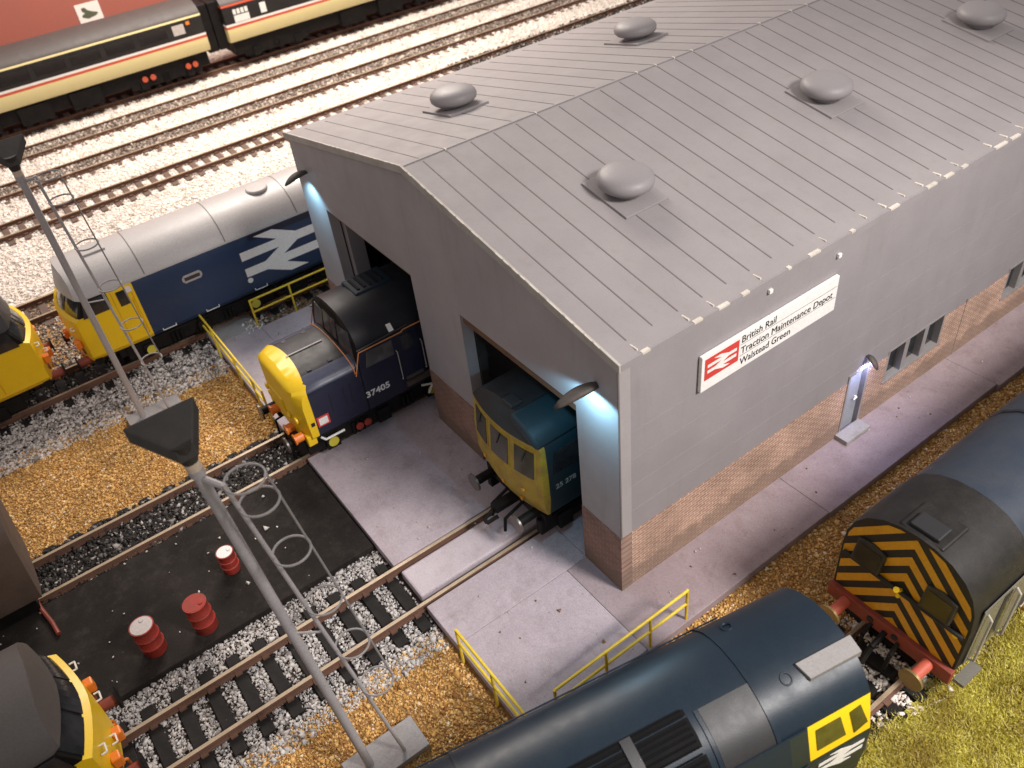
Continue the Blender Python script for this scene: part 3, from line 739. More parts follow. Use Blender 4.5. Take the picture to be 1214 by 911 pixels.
def side_panel(mb, pts, x, sgn=1, th=.012, m=0):
    mb.prism(pts, ((x, 0, 0), (0, 1, 0), (0, 0, 1), (sgn, 0, 0)), th, m)

def bogies(root, centres, wb=3.6, n=3, yellowcaps=False, zs=.62):
    for cy in centres:
        bg = MB()
        for sx in (1, -1):
            bg.box(sx * 1.02 - .09, sx * 1.02 + .09, cy - wb / 2 - .7, cy + wb / 2 + .7, .35, .82)
            for k in range(n):
                yy = cy - wb / 2 + wb * k / (n - 1)
                bg.box(sx * 1.14 - .06, sx * 1.14 + .06, yy - .2, yy + .2, .28, .72)
            for k in range(n - 1):
                yy = cy - wb / 2 + wb * (k + .5) / (n - 1)
                for q in (-.14, .0, .14): bg.tube((sx * 1.15, yy + q, .35), (sx * 1.15, yy + q, .75), .055, 8)
        bo = build('bogie', bg, M['black'], root, world=False, smooth=0, bevel=.02)
        for k in range(n):
            yy = cy - wb / 2 + wb * k / (n - 1); wm = MB()
            for sx in (1, -1):
                wm.tube((sx * .64 - .06, yy, .46), (sx * .64 + .06, yy, .46), .46, 22)
            wm.tube((-.64, yy, .46), (.64, yy, .46), .08, 8)
            build('wheelset', wm, M['black'], bo, world=False)
        if yellowcaps:
            for k in range(n):
                yy = cy - wb / 2 + wb * k / (n - 1); cp = MB(); cp.tube((1.2, yy, .52), (1.235, yy, .52), .15, 18)
                if k != 1: build('axlebox_cover', cp, M['yellowcap'], bo, world=False)

M['yellowcap'] = paint('yellow_cap', (.62, .52, .05), .45, .2)
def buffers(root, y, z=.95, xs=(-.87, .87), body=None, head=None, out=.5):
    for x in xs:
        m = MB(); m.tube((x, y, z), (x, y - out + .05, z), .12, 14); b = build('buffer', m, body or M['black'], root, world=False)
        h = MB(); h.tube((x, y - out, z), (x, y - out + .05, z), .24, 22); build('buffer_head', h, head or M['steel'], b, world=False)

def pipes(root, y, items, mat, name='air_pipe', r=.03):
    m = MB()
    for pts in items: m.path(pts, r, 8)
    build(name, m, mat, root, world=False)

# ---- big square fronted diesel (three of them)
C50_PROF = [(0.0, .95), (1.22, .95), (1.32, 1.1), (1.36, 1.7), (1.36, 2.42), (1.35, 2.5), (1.33, 3.02), (1.30, 3.08), (1.22, 3.24), (1.02, 3.5), (.7, 3.70), (.35, 3.79), (0, 3.82)]
def c50_front(x, z):
    v = .26 * (abs(x) / 1.35) ** 1.7
    if z <= 2.42: return v + .03 * max(0, 1.5 - z)
    if z <= 3.02: return v + .10 + .30 * (z - 2.42) / .6
    return v + .26 + .28 * (z - 3.02)
def square_diesel(label, loc, rz, roofmat, bodymat, logo):
    root = thing('diesel_locomotive', label, 'locomotive', loc, rz, 'diesel locomotives on the layout')
    mb = MB()
    sc = lambda y: 1 - .055 * max(0, 1 - y / 1.7) ** 1.5
    def zone(x, y, z):
        if z < .96: return 3
        if z > 3.03: return 2
        if z > 2.46 and y < 1.36: return 3
        if 2.15 > y: return 0
        return 1
    loft(mb, C50_PROF, [0, .3, .55, .8, 1.1, 1.38, 1.7, 2.15, 6, 12, 20.5], c50_front, zone, 10, sc)
    body = build('body', mb, [M['yellow'], bodymat, roofmat, M['black']], root, world=False, smooth=28)
    for xs in (((-1.27, -.50), (-1.24, -.47)), ((-.42, .42), (-.40, .40)), ((.50, 1.27), (.47, 1.24))):
        w = MB(); front_panel(w, xs, (2.47, 3.0), c50_front, .014, scale=sc); build('windscreen', w, M['glass'], root, world=False)
    for sx in (1, -1):
        w = MB(); xx = 1.30 if sx > 0 else -1.30
        side_panel(w, [(.52, 2.46), (1.30, 2.46), (1.38, 2.54), (1.38, 2.98), (.66, 2.98)], sx * 1.318, sx, .03); build('cab_window', w, M['glass'], root, world=False)
        w = MB(); side_panel(w, [(1.62, 2.40), (1.92, 2.40), (1.92, 2.90), (1.62, 2.90)], sx * 1.352, sx, .016)
        dw = MB(); side_panel(dw, [(1.48, 1.2), (1.495, 1.2), (1.495, 2.98), (1.48, 2.98)], sx * 1.352, sx, .012); side_panel(dw, [(2.05, 1.2), (2.065, 1.2), (2.065, 2.98), (2.05, 2.98)], sx * 1.352, sx, .012)
        door = build('cab_door', dw, M['wasp'], root, world=False, smooth=0); build('door_window', w, M['glass'], door, world=False, smooth=0)
        h = MB(); h.path([(sx * 1.36, 2.02, 1.35), (sx * 1.42, 2.02, 1.38), (sx * 1.42, 2.02, 2.5), (sx * 1.36, 2.02, 2.53)], .014); build('handrail', h, M['yellow'], door, world=False)
        w = MB(); side_panel(w, [(2.22 - .3, 2.96 - .2), (2.22 - .14, 2.76), (2.22 - .14, 2.96), (2.22 - .3, 2.96)], sx * 1.357, sx, .012); build('warning_flash', w, M['white'], root, world=False, smooth=0)
        w = MB(); side_panel(w, [(3.55, 2.38), (3.62, 2.3), (4.12, 2.3), (4.19, 2.38), (4.19, 2.48), (4.12, 2.56), (3.62, 2.56), (3.55, 2.48)], sx * 1.355, sx, .02)
        fr_ = build('porthole', w, M['postgrey'], root, world=False, smooth=0)
        w = MB(); side_panel(w, [(3.62, 2.37), (4.12, 2.37), (4.12, 2.49), (3.62, 2.49)], sx * 1.3755, sx, .006); build('pane', w, M['glass'], fr_, world=False, smooth=0)
        if logo and sx > 0:
            build('double_arrow', arrow_mb((1.362, 6.84, 2.09), (0, 1, 0), (0, 0, 1), (1, 0, 0), 1.0), M['white'], root, world=False, smooth=0)
            w = MB(); w.tube((1.36, 5.55, 1.5), (1.372, 5.55, 1.5), .09, 16); build('round_badge', w, M['white'], root, world=False)
            w = MB(); side_panel(w, [(5.9, 2.86), (5.98, 2.82), (8.6, 2.82), (8.6, 3.02), (5.9, 3.02)], 1.345, 1, .022); build('grille', w, M['navy'], root, world=False, smooth=0)
    # roof details
    for y in (2.6, 5.2, 7.7):
        rd = MB(); rd.add([(x * 1.004, y + dy, z + .006) for dy in (0, .03) for (x, z) in C50_PROF[7:] + [(-a, b) for a, b in C50_PROF[::-1][1:6]]], [(i, i + 1, 11 + i + 1, 11 + i) for i in range(10)]); build('roof_joint', rd, M['seam'], root, world=False)
    rf = MB(); rf.lathe([(.36, 0), (.36, .06), (.33, .09), (.01, .10)], (.15, 7.0, 3.78), 26); build('roof_fan', rf, roofmat, root, world=False)
    rh = MB(); rh.box(-.3, .3, 1.3, 2.0, 3.74, 3.86); build('roof_hatch', rh, roofmat, root, world=False, smooth=0, bevel=.02)
    # front fittings
    for (x, z) in ((-.95, 1.55), (.95, 1.55), (-.30, 1.35)):
        m = MB(); y = c50_front(x, z); m.box(x - .11, x + .11, y - .16, y + .02, z - .13, z + .13); build('jumper_cable_box', m, M['orange'], root, world=False, smooth=0, bevel=.03)
    for (x, z) in ((-1.05, 2.15), (1.05, 2.15), (.55, 1.6), (-.55, 1.6)):
        m = MB(); y = c50_front(x, z); m.path([(x - .1, y, z), (x - .1, y - .1, z), (x + .1, y - .1, z), (x + .1, y, z)], .018, 6); build('hand_hold', m, M['white'], root, world=False)
    for x in (-.85, .85):
        m = MB(); y = c50_front(x, 1.2); m.tube((x, y + .02, 1.22), (x, y - .03, 1.22), .11, 16); build('tail_lamp', m, M['beamred'], root, world=False)
    m = MB(); m.box(-1.2, 1.2, .28, .5, .75, 1.02); build('buffer_beam', m, M['black'], root, world=False, smooth=0)
    buffers(root, .3, .88, out=.52, body=M['beamred'], head=M['black'])
    pipes(root, 0, [[(.5, .28, .9), (.5, .05, .8), (.5, .05, .45)], [(.35, .28, .9), (.35, .05, .85), (.35, .05, .4)], [(-.5, .28, .9), (-.5, .05, .8), (-.5, .05, .45)]], M['orange'])
    m = MB(); m.box(-1.05, 1.05, 1.0, 19.5, .55, .96); build('underframe', m, M['black'], root, world=False, smooth=0)
    bogies(root, (3.7, 16.5), yellowcaps=True)
    m = MB()
    for k in range(7): m.path([(1.2, 6.3 + k * .55, .9), (1.22, 6.3 + k * .55, .5), (1.22, 6.6 + k * .55, .5)], .03, 6); m.box(.9, 1.2, 6.6 + k * 1.1, 7.4 + k * 1.1, .3, .85)
    build('air_tank', m, M['black'], root, world=False, smooth=0)
    for y in (2.45, 3.9, 5.6):
        m = MB(); m.path([(1.37, y, 1.16), (1.40, y, 1.10), (1.40, y + .42, 1.10), (1.37, y + .42, 1.16)], .012, 6); build('step_rail', m, M['white'], root, world=False)
    return root
square_diesel('silver roofed blue engine with large white double arrows, left of the shed', (-17.40, -7.36, 0), 0, M['silver'], M['blue'], True)
square_diesel('bright yellow fronted engine cut by the left picture edge, facing the silver roofed one', (-17.40, -8.16, 0), PI, M['darkroof'], M['blue'], False)
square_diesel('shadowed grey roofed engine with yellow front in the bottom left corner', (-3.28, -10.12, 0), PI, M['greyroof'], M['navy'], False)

# ---- nosed diesel under the left opening
def nose_diesel(loc):
    root = thing('diesel_locomotive', 'dark navy engine with bulging yellow nose, numbered 37405, leaving the left shed opening', 'locomotive', loc, 0, 'diesel locomotives on the layout')
    NP = [(0, .9), (1.2, .9), (1.30, 1.02), (1.33, 1.5), (1.33, 2.36), (1.29, 2.50), (1.17, 2.62), (.9, 2.73), (.5, 2.80), (0, 2.83)]
    NP2 = NP[:4]
    for (a, b) in zip(NP[3:-1], NP[4:]):
        for t in (.34, .67, 1.0): NP2.append((a[0] + (b[0] - a[0]) * t, a[1] + (b[1] - a[1]) * t))
    def nf(x, z):
        v = .20 * (abs(x) / 1.33) ** 3.5
        zt = 2.83 - .33 * (abs(x) / 1.29) ** 3
        if z > zt - .22: v += .24 * ((z - zt + .22) / .22) ** 2.4
        if z < 1.3: v += .04
        return v
    def zone(x, y, z):
        if y < .42: return 0
        if z > 2.44: return 2 if abs(x) < .92 else 3
        return 1
    mb = MB(); loft(mb, NP2, [0, .12, .22, .36, .42, .9, 1.4, 1.9, 2.15], nf, zone, 12)
    hat = lambda y: max(0, y / .42 if y < .42 else (2.15 - y) / 1.73)
    mb.v = [(x, y + (.20 * max(0, 1 - (x / 1.33) ** 2) * hat(y) if z > 2.2 and y > .30 else 0), z) for (x, y, z) in mb.v]
    hl = MB(); hl.tube((.05, .22, 2.80), (.05, .12, 2.74), .012, 6)
    body = build('nose', mb, [M['yellow'], M['navy'], M['bonnet'], M['noseband']], root, world=False, smooth=35)
    lt = MB(); lt.path([(.12, .28, 2.80), (.30, .16, 2.66)], .016, 6); lt.tube((.30, .16, 2.66), (.31, .14, 2.65), .04, 8); build('lamp_iron', lt, M['ink'], root, world=False)
    # cab and body
    CP = [(0, .9), (1.2, .9), (1.31, 1.02), (1.35, 1.5), (1.35, 2.35), (1.34, 2.95), (1.26, 3.22), (1.06, 3.48), (.72, 3.70), (.36, 3.80), (0, 3.83)]
    def cf(x, z): return 1.82 + .13 * max(0, (z - 2.3)) + .10 * (abs(x) / 1.35) ** 2
    def cz(x, y, z):
        if y < 2.0: return 3
        return 1 if z < 2.97 else 2
    mb = MB(); loft(mb, CP, [1.8, 1.95, 2.1, 3.0, 4.2, 9, 18.7], cf, cz, 10)
    build('cab_body', mb, [M['yellow'], M['navy'], M['bonnet'], M['black']], root, world=False, smooth=30)
    for (a, b) in ((-1.18, -.50), (-.36, .36), (.50, 1.18)):
        w = MB(); zt = 3.50 if abs(a + b) < .1 else 3.42
        zb = 2.90 if abs(a + b) < .1 else 2.62
        k = .82 if abs(a + b) > .1 else 1
        front_panel(w, ((a, b), (a * k, b * k)), (zb, zt), cf, .015); build('windscreen', w, M['glassgrey'], root, world=False)
    # orange line round the windscreen foot, up the pillar and along the cantrail
    ol = MB()
    pts = [(x * 1.005, 1.80, z + .012) for (x, z) in NP[4:]]; pts = pts + [(-p[0], p[1], p[2]) for p in pts[::-1][1:]]
    ol.path(pts, .016, 6)
    for sx in (1, -1):
        ol.path([(sx * 1.355, 1.80, 2.30), (sx * 1.36, 2.02, 2.96), (sx * 1.36, 3.3, 2.97), (sx * 1.36, 3.36, 3.02), (sx * 1.36, 8, 3.02)], .018, 6)
    build('cantrail_stripe', ol, M['cantrail'], root, world=False)
    gt = MB()
    for sx in (1, -1): gt.path([(sx * 1.37, 1.98, 3.04), (sx * 1.34, 3.5, 3.10)], .022, 6)
    build('rain_gutter', gt, M['darkroof'], root, world=False)
    for sx in (1, -1):
        w = MB(); side_panel(w, [(2.12, 2.40), (2.98, 2.40), (2.98, 2.88), (2.22, 2.88)], sx * 1.347, sx, .014); build('cab_window', w, M['glassgrey'], root, world=False, smooth=0)
        dm = MB(); side_panel(dm, [(3.12, 1.25), (3.14, 1.25), (3.14, 2.9), (3.12, 2.9)], sx * 1.352, sx, .012); side_panel(dm, [(3.72, 1.25), (3.74, 1.25), (3.74, 2.9), (3.72, 2.9)], sx * 1.352, sx, .012)
        door = build('cab_door', dm, M['ink'], root, world=False, smooth=0)
        w = MB(); side_panel(w, [(3.24, 2.38), (3.60, 2.38), (3.60, 2.86), (3.24, 2.86)], sx * 1.352, sx, .012); build('door_window', w, M['glass'], door, world=False, smooth=0)
        for y in (3.05, 3.80):
            hh = MB(); hh.path([(sx * 1.35, y, 1.5), (sx * 1.42, y, 1.53), (sx * 1.42, y, 2.45), (sx * 1.35, y, 2.48)], .013, 6); build('handrail', hh, M['postgrey'], door, world=False)
        st = MB(); side_panel(st, [(3.12, 1.22), (3.9, 1.22), (3.9, 1.36), (3.12, 1.36)], sx * 1.352, sx, .10); side_panel(st, [(3.16, 1.42), (3.7, 1.42), (3.7, 1.5), (3.16, 1.5)], sx * 1.352, sx, .05)
        build('cab_step', st, M['steel'], door, world=False, smooth=0)
        for yy in (.95, 1.35, 1.55):
            w = MB(); side_panel(w, [(yy, 1.55), (yy + .02, 1.55), (yy + .02, 2.15), (yy, 2.15)], sx * 1.331, sx, .012); build('panel_line', w, M['ink'], root, world=False, smooth=0)
        pl = MB(); side_panel(pl, [(.45, 1.30), (.80, 1.30), (.80, 1.62), (.45, 1.62)], sx * 1.331, sx, .014); p = build('depot_plate', pl, M['red'], root, world=False, smooth=0)
        pl = MB(); side_panel(pl, [(.50, 1.35), (.75, 1.35), (.75, 1.57), (.50, 1.57)], sx * 1.346, sx, .006); build('plate_face', pl, M['white'], p, world=False, smooth=0)
        text('number', '37405', .27, M['white'], root, (sx * 1.353, 1.92 if sx > 0 else 2.6, 1.46), rot=(PI / 2, 0, PI / 2 * sx), bold=.006, xs=1.1)
        for (y, z) in ((3.05, 3.20), (3.95, 2.72)):
            w = MB()
            if z > 3: w.prism([(-.07, -.11), (.07, -.11), (.07, .11), (-.07, .11)], ((sx * 1.27, y, z), (0, 1, 0), Vector((-sx * .25, 0, .26)).normalized(), (sx, 0, .9)), .012)
            else: side_panel(w, [(y, z), (y + .16, z), (y + .16, z + .24), (y, z + .24)], sx * 1.352, sx, .01)
            build('warning_flash', w, M['white'], root, world=False, smooth=0)
    # roof panel and grille
    rp = MB(); rp.box(-.62, .25, 2.75, 3.9, 3.72, 3.86); build('roof_panel', rp, M['fgblue'], root, world=False, smooth=0, bevel=.05)
    gr = MB()
    for k in range(5): gr.box(-.5, .1, 2.9 + k * .18, 2.97 + k * .18, 3.861, 3.89)
    build('roof_louvre', gr, M['black'], root, world=False, smooth=0)
    hd = MB(); hd.box(-.01, .02, .55, 1.6, 2.845, 2.86); build('roof_seam', hd, M['postgrey'], root, world=False, smooth=0)
    for (x, y) in ((.80, .75), (.80, 1.35), (-.8, .75), (-.8, 1.35)): 
        hi = MB(); hi.box(x - .04, x + .06, y, y + .12, 2.71, 2.765); build('hatch_hinge', hi, M['ink'], root, world=False, smooth=0)
    # front fittings
    m = MB(); m.box(-1.22, 1.22, .08, .34, .72, 1.06); build('buffer_beam', m, M['yellow'], root, world=False, smooth=0, bevel=.03)
    buffers(root, .08, .88, out=.5)
    for (x, z) in ((-.55, 1.02), (.42, .98), (1.0, 1.02)):
        m = MB(); m.tube((x, .06, z), (x, -.16, z), .13, 12); m.tube((x, -.16, z), (x, -.2, z), .16, 12); build('coupling_cock', m, M['orange'], root, world=False)
    for x in (-.95, .95, -.6, .6):
        m = MB(); y = nf(x, 1.75); m.lathe([(.10, 0), (.10, .05), (.02, .07)], (0, 0, 0), 14); o = build('marker_light', m, M['yellow'], root, world=False); o.location = (x, y - .0, 1.55); o.rotation_euler = (PI / 2, 0, 0)
    m = MB(); m.box(-.45, .45, -.04, .3, 1.35, 2.0); build('gangway_door', m, M['yellow'], root, world=False, smooth=0, bevel=.04)
    cd_ = MB(); side_panel(cd_, [(0, 0)] * 0 or [(.28, 1.42), (.38, 1.42), (.38, 1.54), (.28, 1.54)], 1.334, 1, .008); build('data_panel', cd_, M['ink'], root, world=False, smooth=0)
    pipes(root, 0, [[(.3, .1, .9), (.3, -.2, .85), (.3, -.22, .35)], [(-.3, .1, .9), (-.3, -.2, .85), (-.3, -.22, .35)], [(.55, .1, .85), (.6, -.12, .7), (.6, -.14, .3)]], M['black'])
    m = MB(); m.box(-1.02, 1.02, .6, 18.2, .5, .92); build('underframe', m, M['black'], root, world=False, smooth=0)
    bogies(root, (2.35, 15.6), wb=3.2, yellowcaps=True)
    m = MB(); m.path([(1.38, .42, 1.0), (1.38, .52, .86), (1.38, 1.08, .86)], .032, 6); build('step_rail', m, M['white'], root, world=False)
    m = MB(); m.path([(1.38, 3.55, .98), (1.38, 3.9, .86), (1.38, 3.72, .60)], .032, 6)
    build('step_rail', m, M['white'], root, world=False)
    for y in (1.55, 1.80): m = MB(); m.tube((1.25, y, .62), (1.29, y, .62), .11, 14); build('brake_cylinder', m, M['drumred'], root, world=False)
    return root
M['bonnet'] = paint('blue_black_bonnet', (.011, .011, .015), .46, .25, (.035, .032, .034), 1.6, spec=.32)
M['noseband'] = paint('pale_navy_band', (.045, .05, .085), .4, .3, (.09, .08, .08))
M['glassgrey'] = glass_mat('grey_cab_glass', (.045, .043, .044), .2)
nose_diesel((-9.53, -3.68, 0))

# ---- flat fronted weathered diesel under the right opening
def flat_diesel(loc):
    root = thing('diesel_locomotive', 'weathered engine with dirty yellow three window front and teal cab roof in the right opening', 'locomotive', loc, 0, 'diesel locomotives on the layout')
    P = [(0, .98), (1.15, .98), (1.27, 1.1), (1.33, 1.6), (1.33, 2.4), (1.30, 3.18), (1.25, 3.30), (1.08, 3.50), (.75, 3.68), (.35, 3.77), (0, 3.80)]
    def f(x, z):
        v = .22 * (abs(x) / 1.33) ** 2
        if z < 1.7: v += .16 * ((1.7 - z) / .6) ** 2
        if z > 2.3: v += .10 * (z - 2.3)
        if z > 3.28: v += -.05 + .5 * (z - 3.28)
        return v
    def zone(x, y, z):
        if z > 3.24: return 2
        if y < .42: return 0
        return 1
    mb = MB(); sc = lambda y: 1 - .02 * max(0, 1 - y)
    loft(mb, P, [0, .15, .3, .42, .8, 1.5, 2.2, 8, 15], f, zone, 10, sc)
    build('body', mb, [M['yellowdirty'], M['teal'], M['tealroof']], root, world=False, smooth=30)
    for (a, b) in ((-1.10, -.52), (-.30, .36), (.58, 1.14)):
        fr_ = MB(); front_panel(fr_, ((a - .05, b + .05), (a - .05, b + .05)), (2.27, 3.13), f, .010, scale=sc); wf = build('windscreen', fr_, M['yellowdirty'], root, world=False, smooth=0)
        w = MB(); front_panel(w, ((a, b), (a, b)), (2.32, 3.08), f, .024, scale=sc); build('pane', w, M['glassbrown'], wf, world=False)
        wp = MB(); xm = (a + b) / 2; y = f(xm, 3.0); wp.path([(xm + .08, f(xm, 3.1) - .04, 3.1), (xm - .06, f(xm, 2.75) - .04, 2.72)], .012, 6); build('wiper', wp, M['ink'], wf, world=False)
    # cab roof dome with its recess
    dm = MB(); P2 = [(1.28, 3.28), (1.16, 3.48), (.9, 3.70), (.45, 3.84), (.42, 3.66)]
    dm.prism([(1.29, 3.27), (1.18, 3.50), (.92, 3.70), (.42, 3.83), (.34, 3.7), (.5, 3.5)], ((0, .18, 0), (1, 0, 0), (0, 0, 1), (0, 1, 0)), 1.7)
    build('roof_dome', dm, M['teal'], root, world=False, smooth=40, bevel=.08)
    hp = MB(); hp.box(-.05, .32, .3, .62, 3.76, 3.88); build('horn_cover', hp, M['tealroof'], root, world=False, smooth=0, bevel=.03)
    for sx in (1, -1):
        w = MB(); side_panel(w, [(.55, 2.38), (1.5, 2.38), (1.5, 3.02), (.62, 3.02)], sx * 1.325, sx, .014); build('cab_window', w, M['glass'], root, world=False, smooth=0)
        text('number', '25 278', .20, M['numgrey'], root, (sx * 1.334, .58 if sx > 0 else 1.6, 1.88), rot=(PI / 2, 0, PI / 2 * sx), bold=.004, xs=1.05)
    for (x, z) in ((-.75, 1.75), (.75, 1.75), (.05, 1.55), (.62, 1.35)):
        m = MB(); y = f(x, z); m.tube((x, y + .02, z), (x, y - .03, z), .055, 12); build('marker_light', m, M['wasp'], root, world=False)
    m = MB(); m.box(-1.18, 1.18, .30, .5, .68, 1.02); build('buffer_beam', m, M['black'], root, world=False, smooth=0)
    buffers(root, .3, .95, out=.62, body=M['black'], head=M['steel'])
    m = MB(); m.box(-.13, .13, -.35, .3, .70, .85); m.path([(-.05, -.2, .78), (-.05, -.62, .55), (.05, -.62, .50), (.05, -.3, .5)], .05, 8); m.path([(.3, .3, .8), (.3, -.25, .6), (.3, -.3, .2)], .04, 8); m.path([(-.3, .3, .8), (-.3, -.2, .6), (-.3, -.25, .2)], .04, 8)
    build('coupling', m, M['black'], root, world=False)
    m = MB(); m.box(-1.0, 1.0, .8, 14.5, .5, .98); build('underframe', m, M['black'], root, world=False, smooth=0)
    bogies(root, (2.2, 12.5), wb=2.6, n=2)
M['tealroof'] = paint('sooty_roof', (.022, .022, .024), .45, .4, (.015, .05, .06), 1.6)
M['numgrey'] = paint('faded_number', (.30, .31, .30), .6, .5, (.05, .06, .06), 6)
flat_diesel((-3.28, -.78, 0))

# ---- foreground blue roofed engine
def front_engine(loc, rz):
    root = thing('diesel_locomotive', 'big dark blue engine seen from above in the foreground, grey patch on its roof', 'locomotive', loc, rz, 'diesel locomotives on the layout')
    P = [(0, .95), (1.2, .95), (1.32, 1.1), (1.35, 1.7), (1.35, 2.2), (1.33, 2.50), (1.12, 3.22), (1.06, 3.32), (.94, 3.46), (.80, 3.57), (.60, 3.68), (.32, 3.77), (0, 3.80)]
    def f(x, z):
        v = .16 * (abs(x) / 1.35) ** 2
        if z > 2.3: v += .08 * (z - 2.3)
        if z > 2.95: v += -.05
        return v
    def zone(x, y, z):
        if z > 3.21: return 2
        if y < 1.36 and z > 2.49: return 0
        if z > 2.49 and y > 1.7: return 2
        if y < .12: return 0
        return 1
    mb = MB(); loft(mb, P, [0, .12, .3, .8, 1.36, 1.7, 2.3, 4, 7, 11, 18], f, zone, 10)
    build('body', mb, [M['yellow'], M['fgside'], M['fgblue']], root, world=False, smooth=35)
    for (a, b) in ((-1.15, -.45), (-.35, .35), (.45, 1.15)):
        w = MB(); front_panel(w, ((a, b), (a, b)), (2.3, 2.85), f, .014); build('windscreen', w, M['glass'], root, world=False)
    for sx in (1, -1):
        sl_ = ((sx * 1.33, 0, 2.50), (0, 1, 0), Vector((-sx * .21, 0, .72)).normalized(), Vector((sx * .72, 0, .21)).normalized())
        for pts in ([(.22, .18), (.50, .10), (.56, .58), (.34, .62)], [(.66, .16), (1.22, .16), (1.22, .60), (.74, .60)]):
            w = MB(); w.prism(pts, sl_, .014); build('cab_window', w, M['glassolive'], root, world=False, smooth=0)
        build('double_arrow', arrow_mb((sx * 1.354, .72, 2.12), (0, sx, 0), (0, 0, 1), (sx, 0, 0), .34, .006), M['white'], root, world=False, smooth=0)
        w = MB(); side_panel(w, [(1.40, 1.1), (1.62, 1.1), (1.62, 2.46), (1.40, 2.46)], sx * 1.352, sx, .014); build('door_shut_line', w, M['ink'], root, world=False, smooth=0)
        w = MB(); side_panel(w, [(1.75, 2.10), (2.1, 2.10), (2.1, 2.20), (1.75, 2.20)], sx * 1.352, sx, .016); build('number_plate', w, M['white'], root, world=False, smooth=0)
        w = MB(); w.path([(sx * 1.14, 1.4, 3.235), (sx * 1.14, 17, 3.235)], .018, 6); build('rain_gutter', w, M['fgblue'], root, world=False)
    def roof_strip(y0, y1, k0, k1, lift, mat, name, both=True):
        m = MB(); pr = [(x * 1.0, z) for (x, z) in P[6:]]; full = pr + [(-x, z) for x, z in pr[::-1][1:]]
        full = full[k0:k1]
        for (dz, o_) in ((lift, 0),):
            v = [(x * (1 + lift * .7), y, z + lift) for y in (y0, y1) for (x, z) in full] + [(x, y, z - .02) for y in (y0, y1) for (x, z) in full]
            n = len(full)
            fs = [(i, i + 1, n + i + 1, n + i) for i in range(n - 1)]
            fs += [(i, 2 * n + i, 2 * n + i + 1, i + 1) for i in range(n - 1)] + [(n + i, n + i + 1, 3 * n + i + 1, 3 * n + i) for i in range(n - 1)]
            fs += [(0, n, 3 * n, 2 * n), (n - 1, 3 * n - 1, 4 * n - 1, 2 * n - 1)]
            m.add(v, fs)
        return build(name, m, mat, root, world=False, smooth=40)
    roof_strip(1.86, 1.93, 0, 13, .018, M['fgblue'], 'roof_band')
    roof_strip(2.86, 2.93, 7, 13, .018, M['fgblue'], 'roof_band')
    roof_strip(1.94, 2.85, 7, 13, .008, M['fgpanel'], 'roof_panel')
    roof_strip(6.4, 6.46, 0, 13, .018, M['fgblue'], 'roof_band')
    return root, P, roof_strip
M['fgside'] = paint('dark_green_blue_side', (.012, .022, .024), .4, .3, (.03, .03, .02))
M['fgpanel'] = paint('grimy_roof_panel', (0.020, 0.020, 0.023), 0.48, 0.3, (0.02, 0.019, 0.02), 1.2)
M['glassolive'] = glass_mat('olive_cab_glass', (.05, .045, .008), .2)
fg, FP, roof_strip = front_engine((4.62, .50, 0), PI - R(11))
# grey flap, rivets, radiator grille on its roof (local coordinates; local -x is the near side)
m = MB(); m.add([(-.42, .03, 3.80), (-.70, .03, 3.72), (-.70, 1.02, 3.72), (-.42, 1.10, 3.80), (-.42, .03, 3.72), (-.70, .03, 3.58), (-.70, 1.02, 3.58), (-.42, 1.10, 3.72)], [(0, 1, 2, 3), (0, 4, 5, 1), (1, 5, 6, 2), (2, 6, 7, 3), (3, 7, 4, 0)])
build('grey_flap', m, M['fgpatch'], fg, world=False, smooth=0)
m = MB(); m.torus((-.52, 1.35, 3.71), .09, .014, (1, 0, .35), (0, 1, 0)); build('lifting_ring', m, M['fgblue'], fg, world=False)
m = MB(); m.torus((.72, 1.55, 3.62), .09, .025, (1, 0, -.35), (0, 1, 0)); build('lifting_ring', m, M['fgblue'], fg, world=False)
gm_ = MB(); pr = [(-1.145, 3.23), (-.98, 3.44), (-.62, 3.69), (-.22, 3.795)]
v = [(x, y, z) for y in (3.05, 6.2) for (x, z) in pr]
gm_.add(v, [(i, i + 1, 4 + i + 1, 4 + i) for i in range(3)])
gro = build('radiator_grille', gm_, M['pit'], fg, world=False, smooth=40)
for i in range(14):
    t = i / 13; k = min(2, int(t * 3)); s = t * 3 - k
    x = pr[k][0] + (pr[k + 1][0] - pr[k][0]) * s; z = pr[k][1] + (pr[k + 1][1] - pr[k][1]) * s
    gs = MB(); gs.box(x - .012, x + .012, 3.1, 6.15, z, z + .022); build('grille_bar', gs, M['pit'], gro, world=False, smooth=0)
gb = MB(); gb.add([(x * 1.01, y, z + .03) for y in (3.98, 4.16) for (x, z) in pr] , [(i, i + 1, 4 + i + 1, 4 + i) for i in range(3)]); build('grille_divider', gb, M['fgpanel'], gro, world=False)
m = MB(); m.box(-1.02, 1.02, .6, 17.2, .5, .96); build('underframe', m, M['black'], fg, world=False, smooth=0)
bogies(fg, (3.2, 14.5)); buffers(fg, .2, .95)

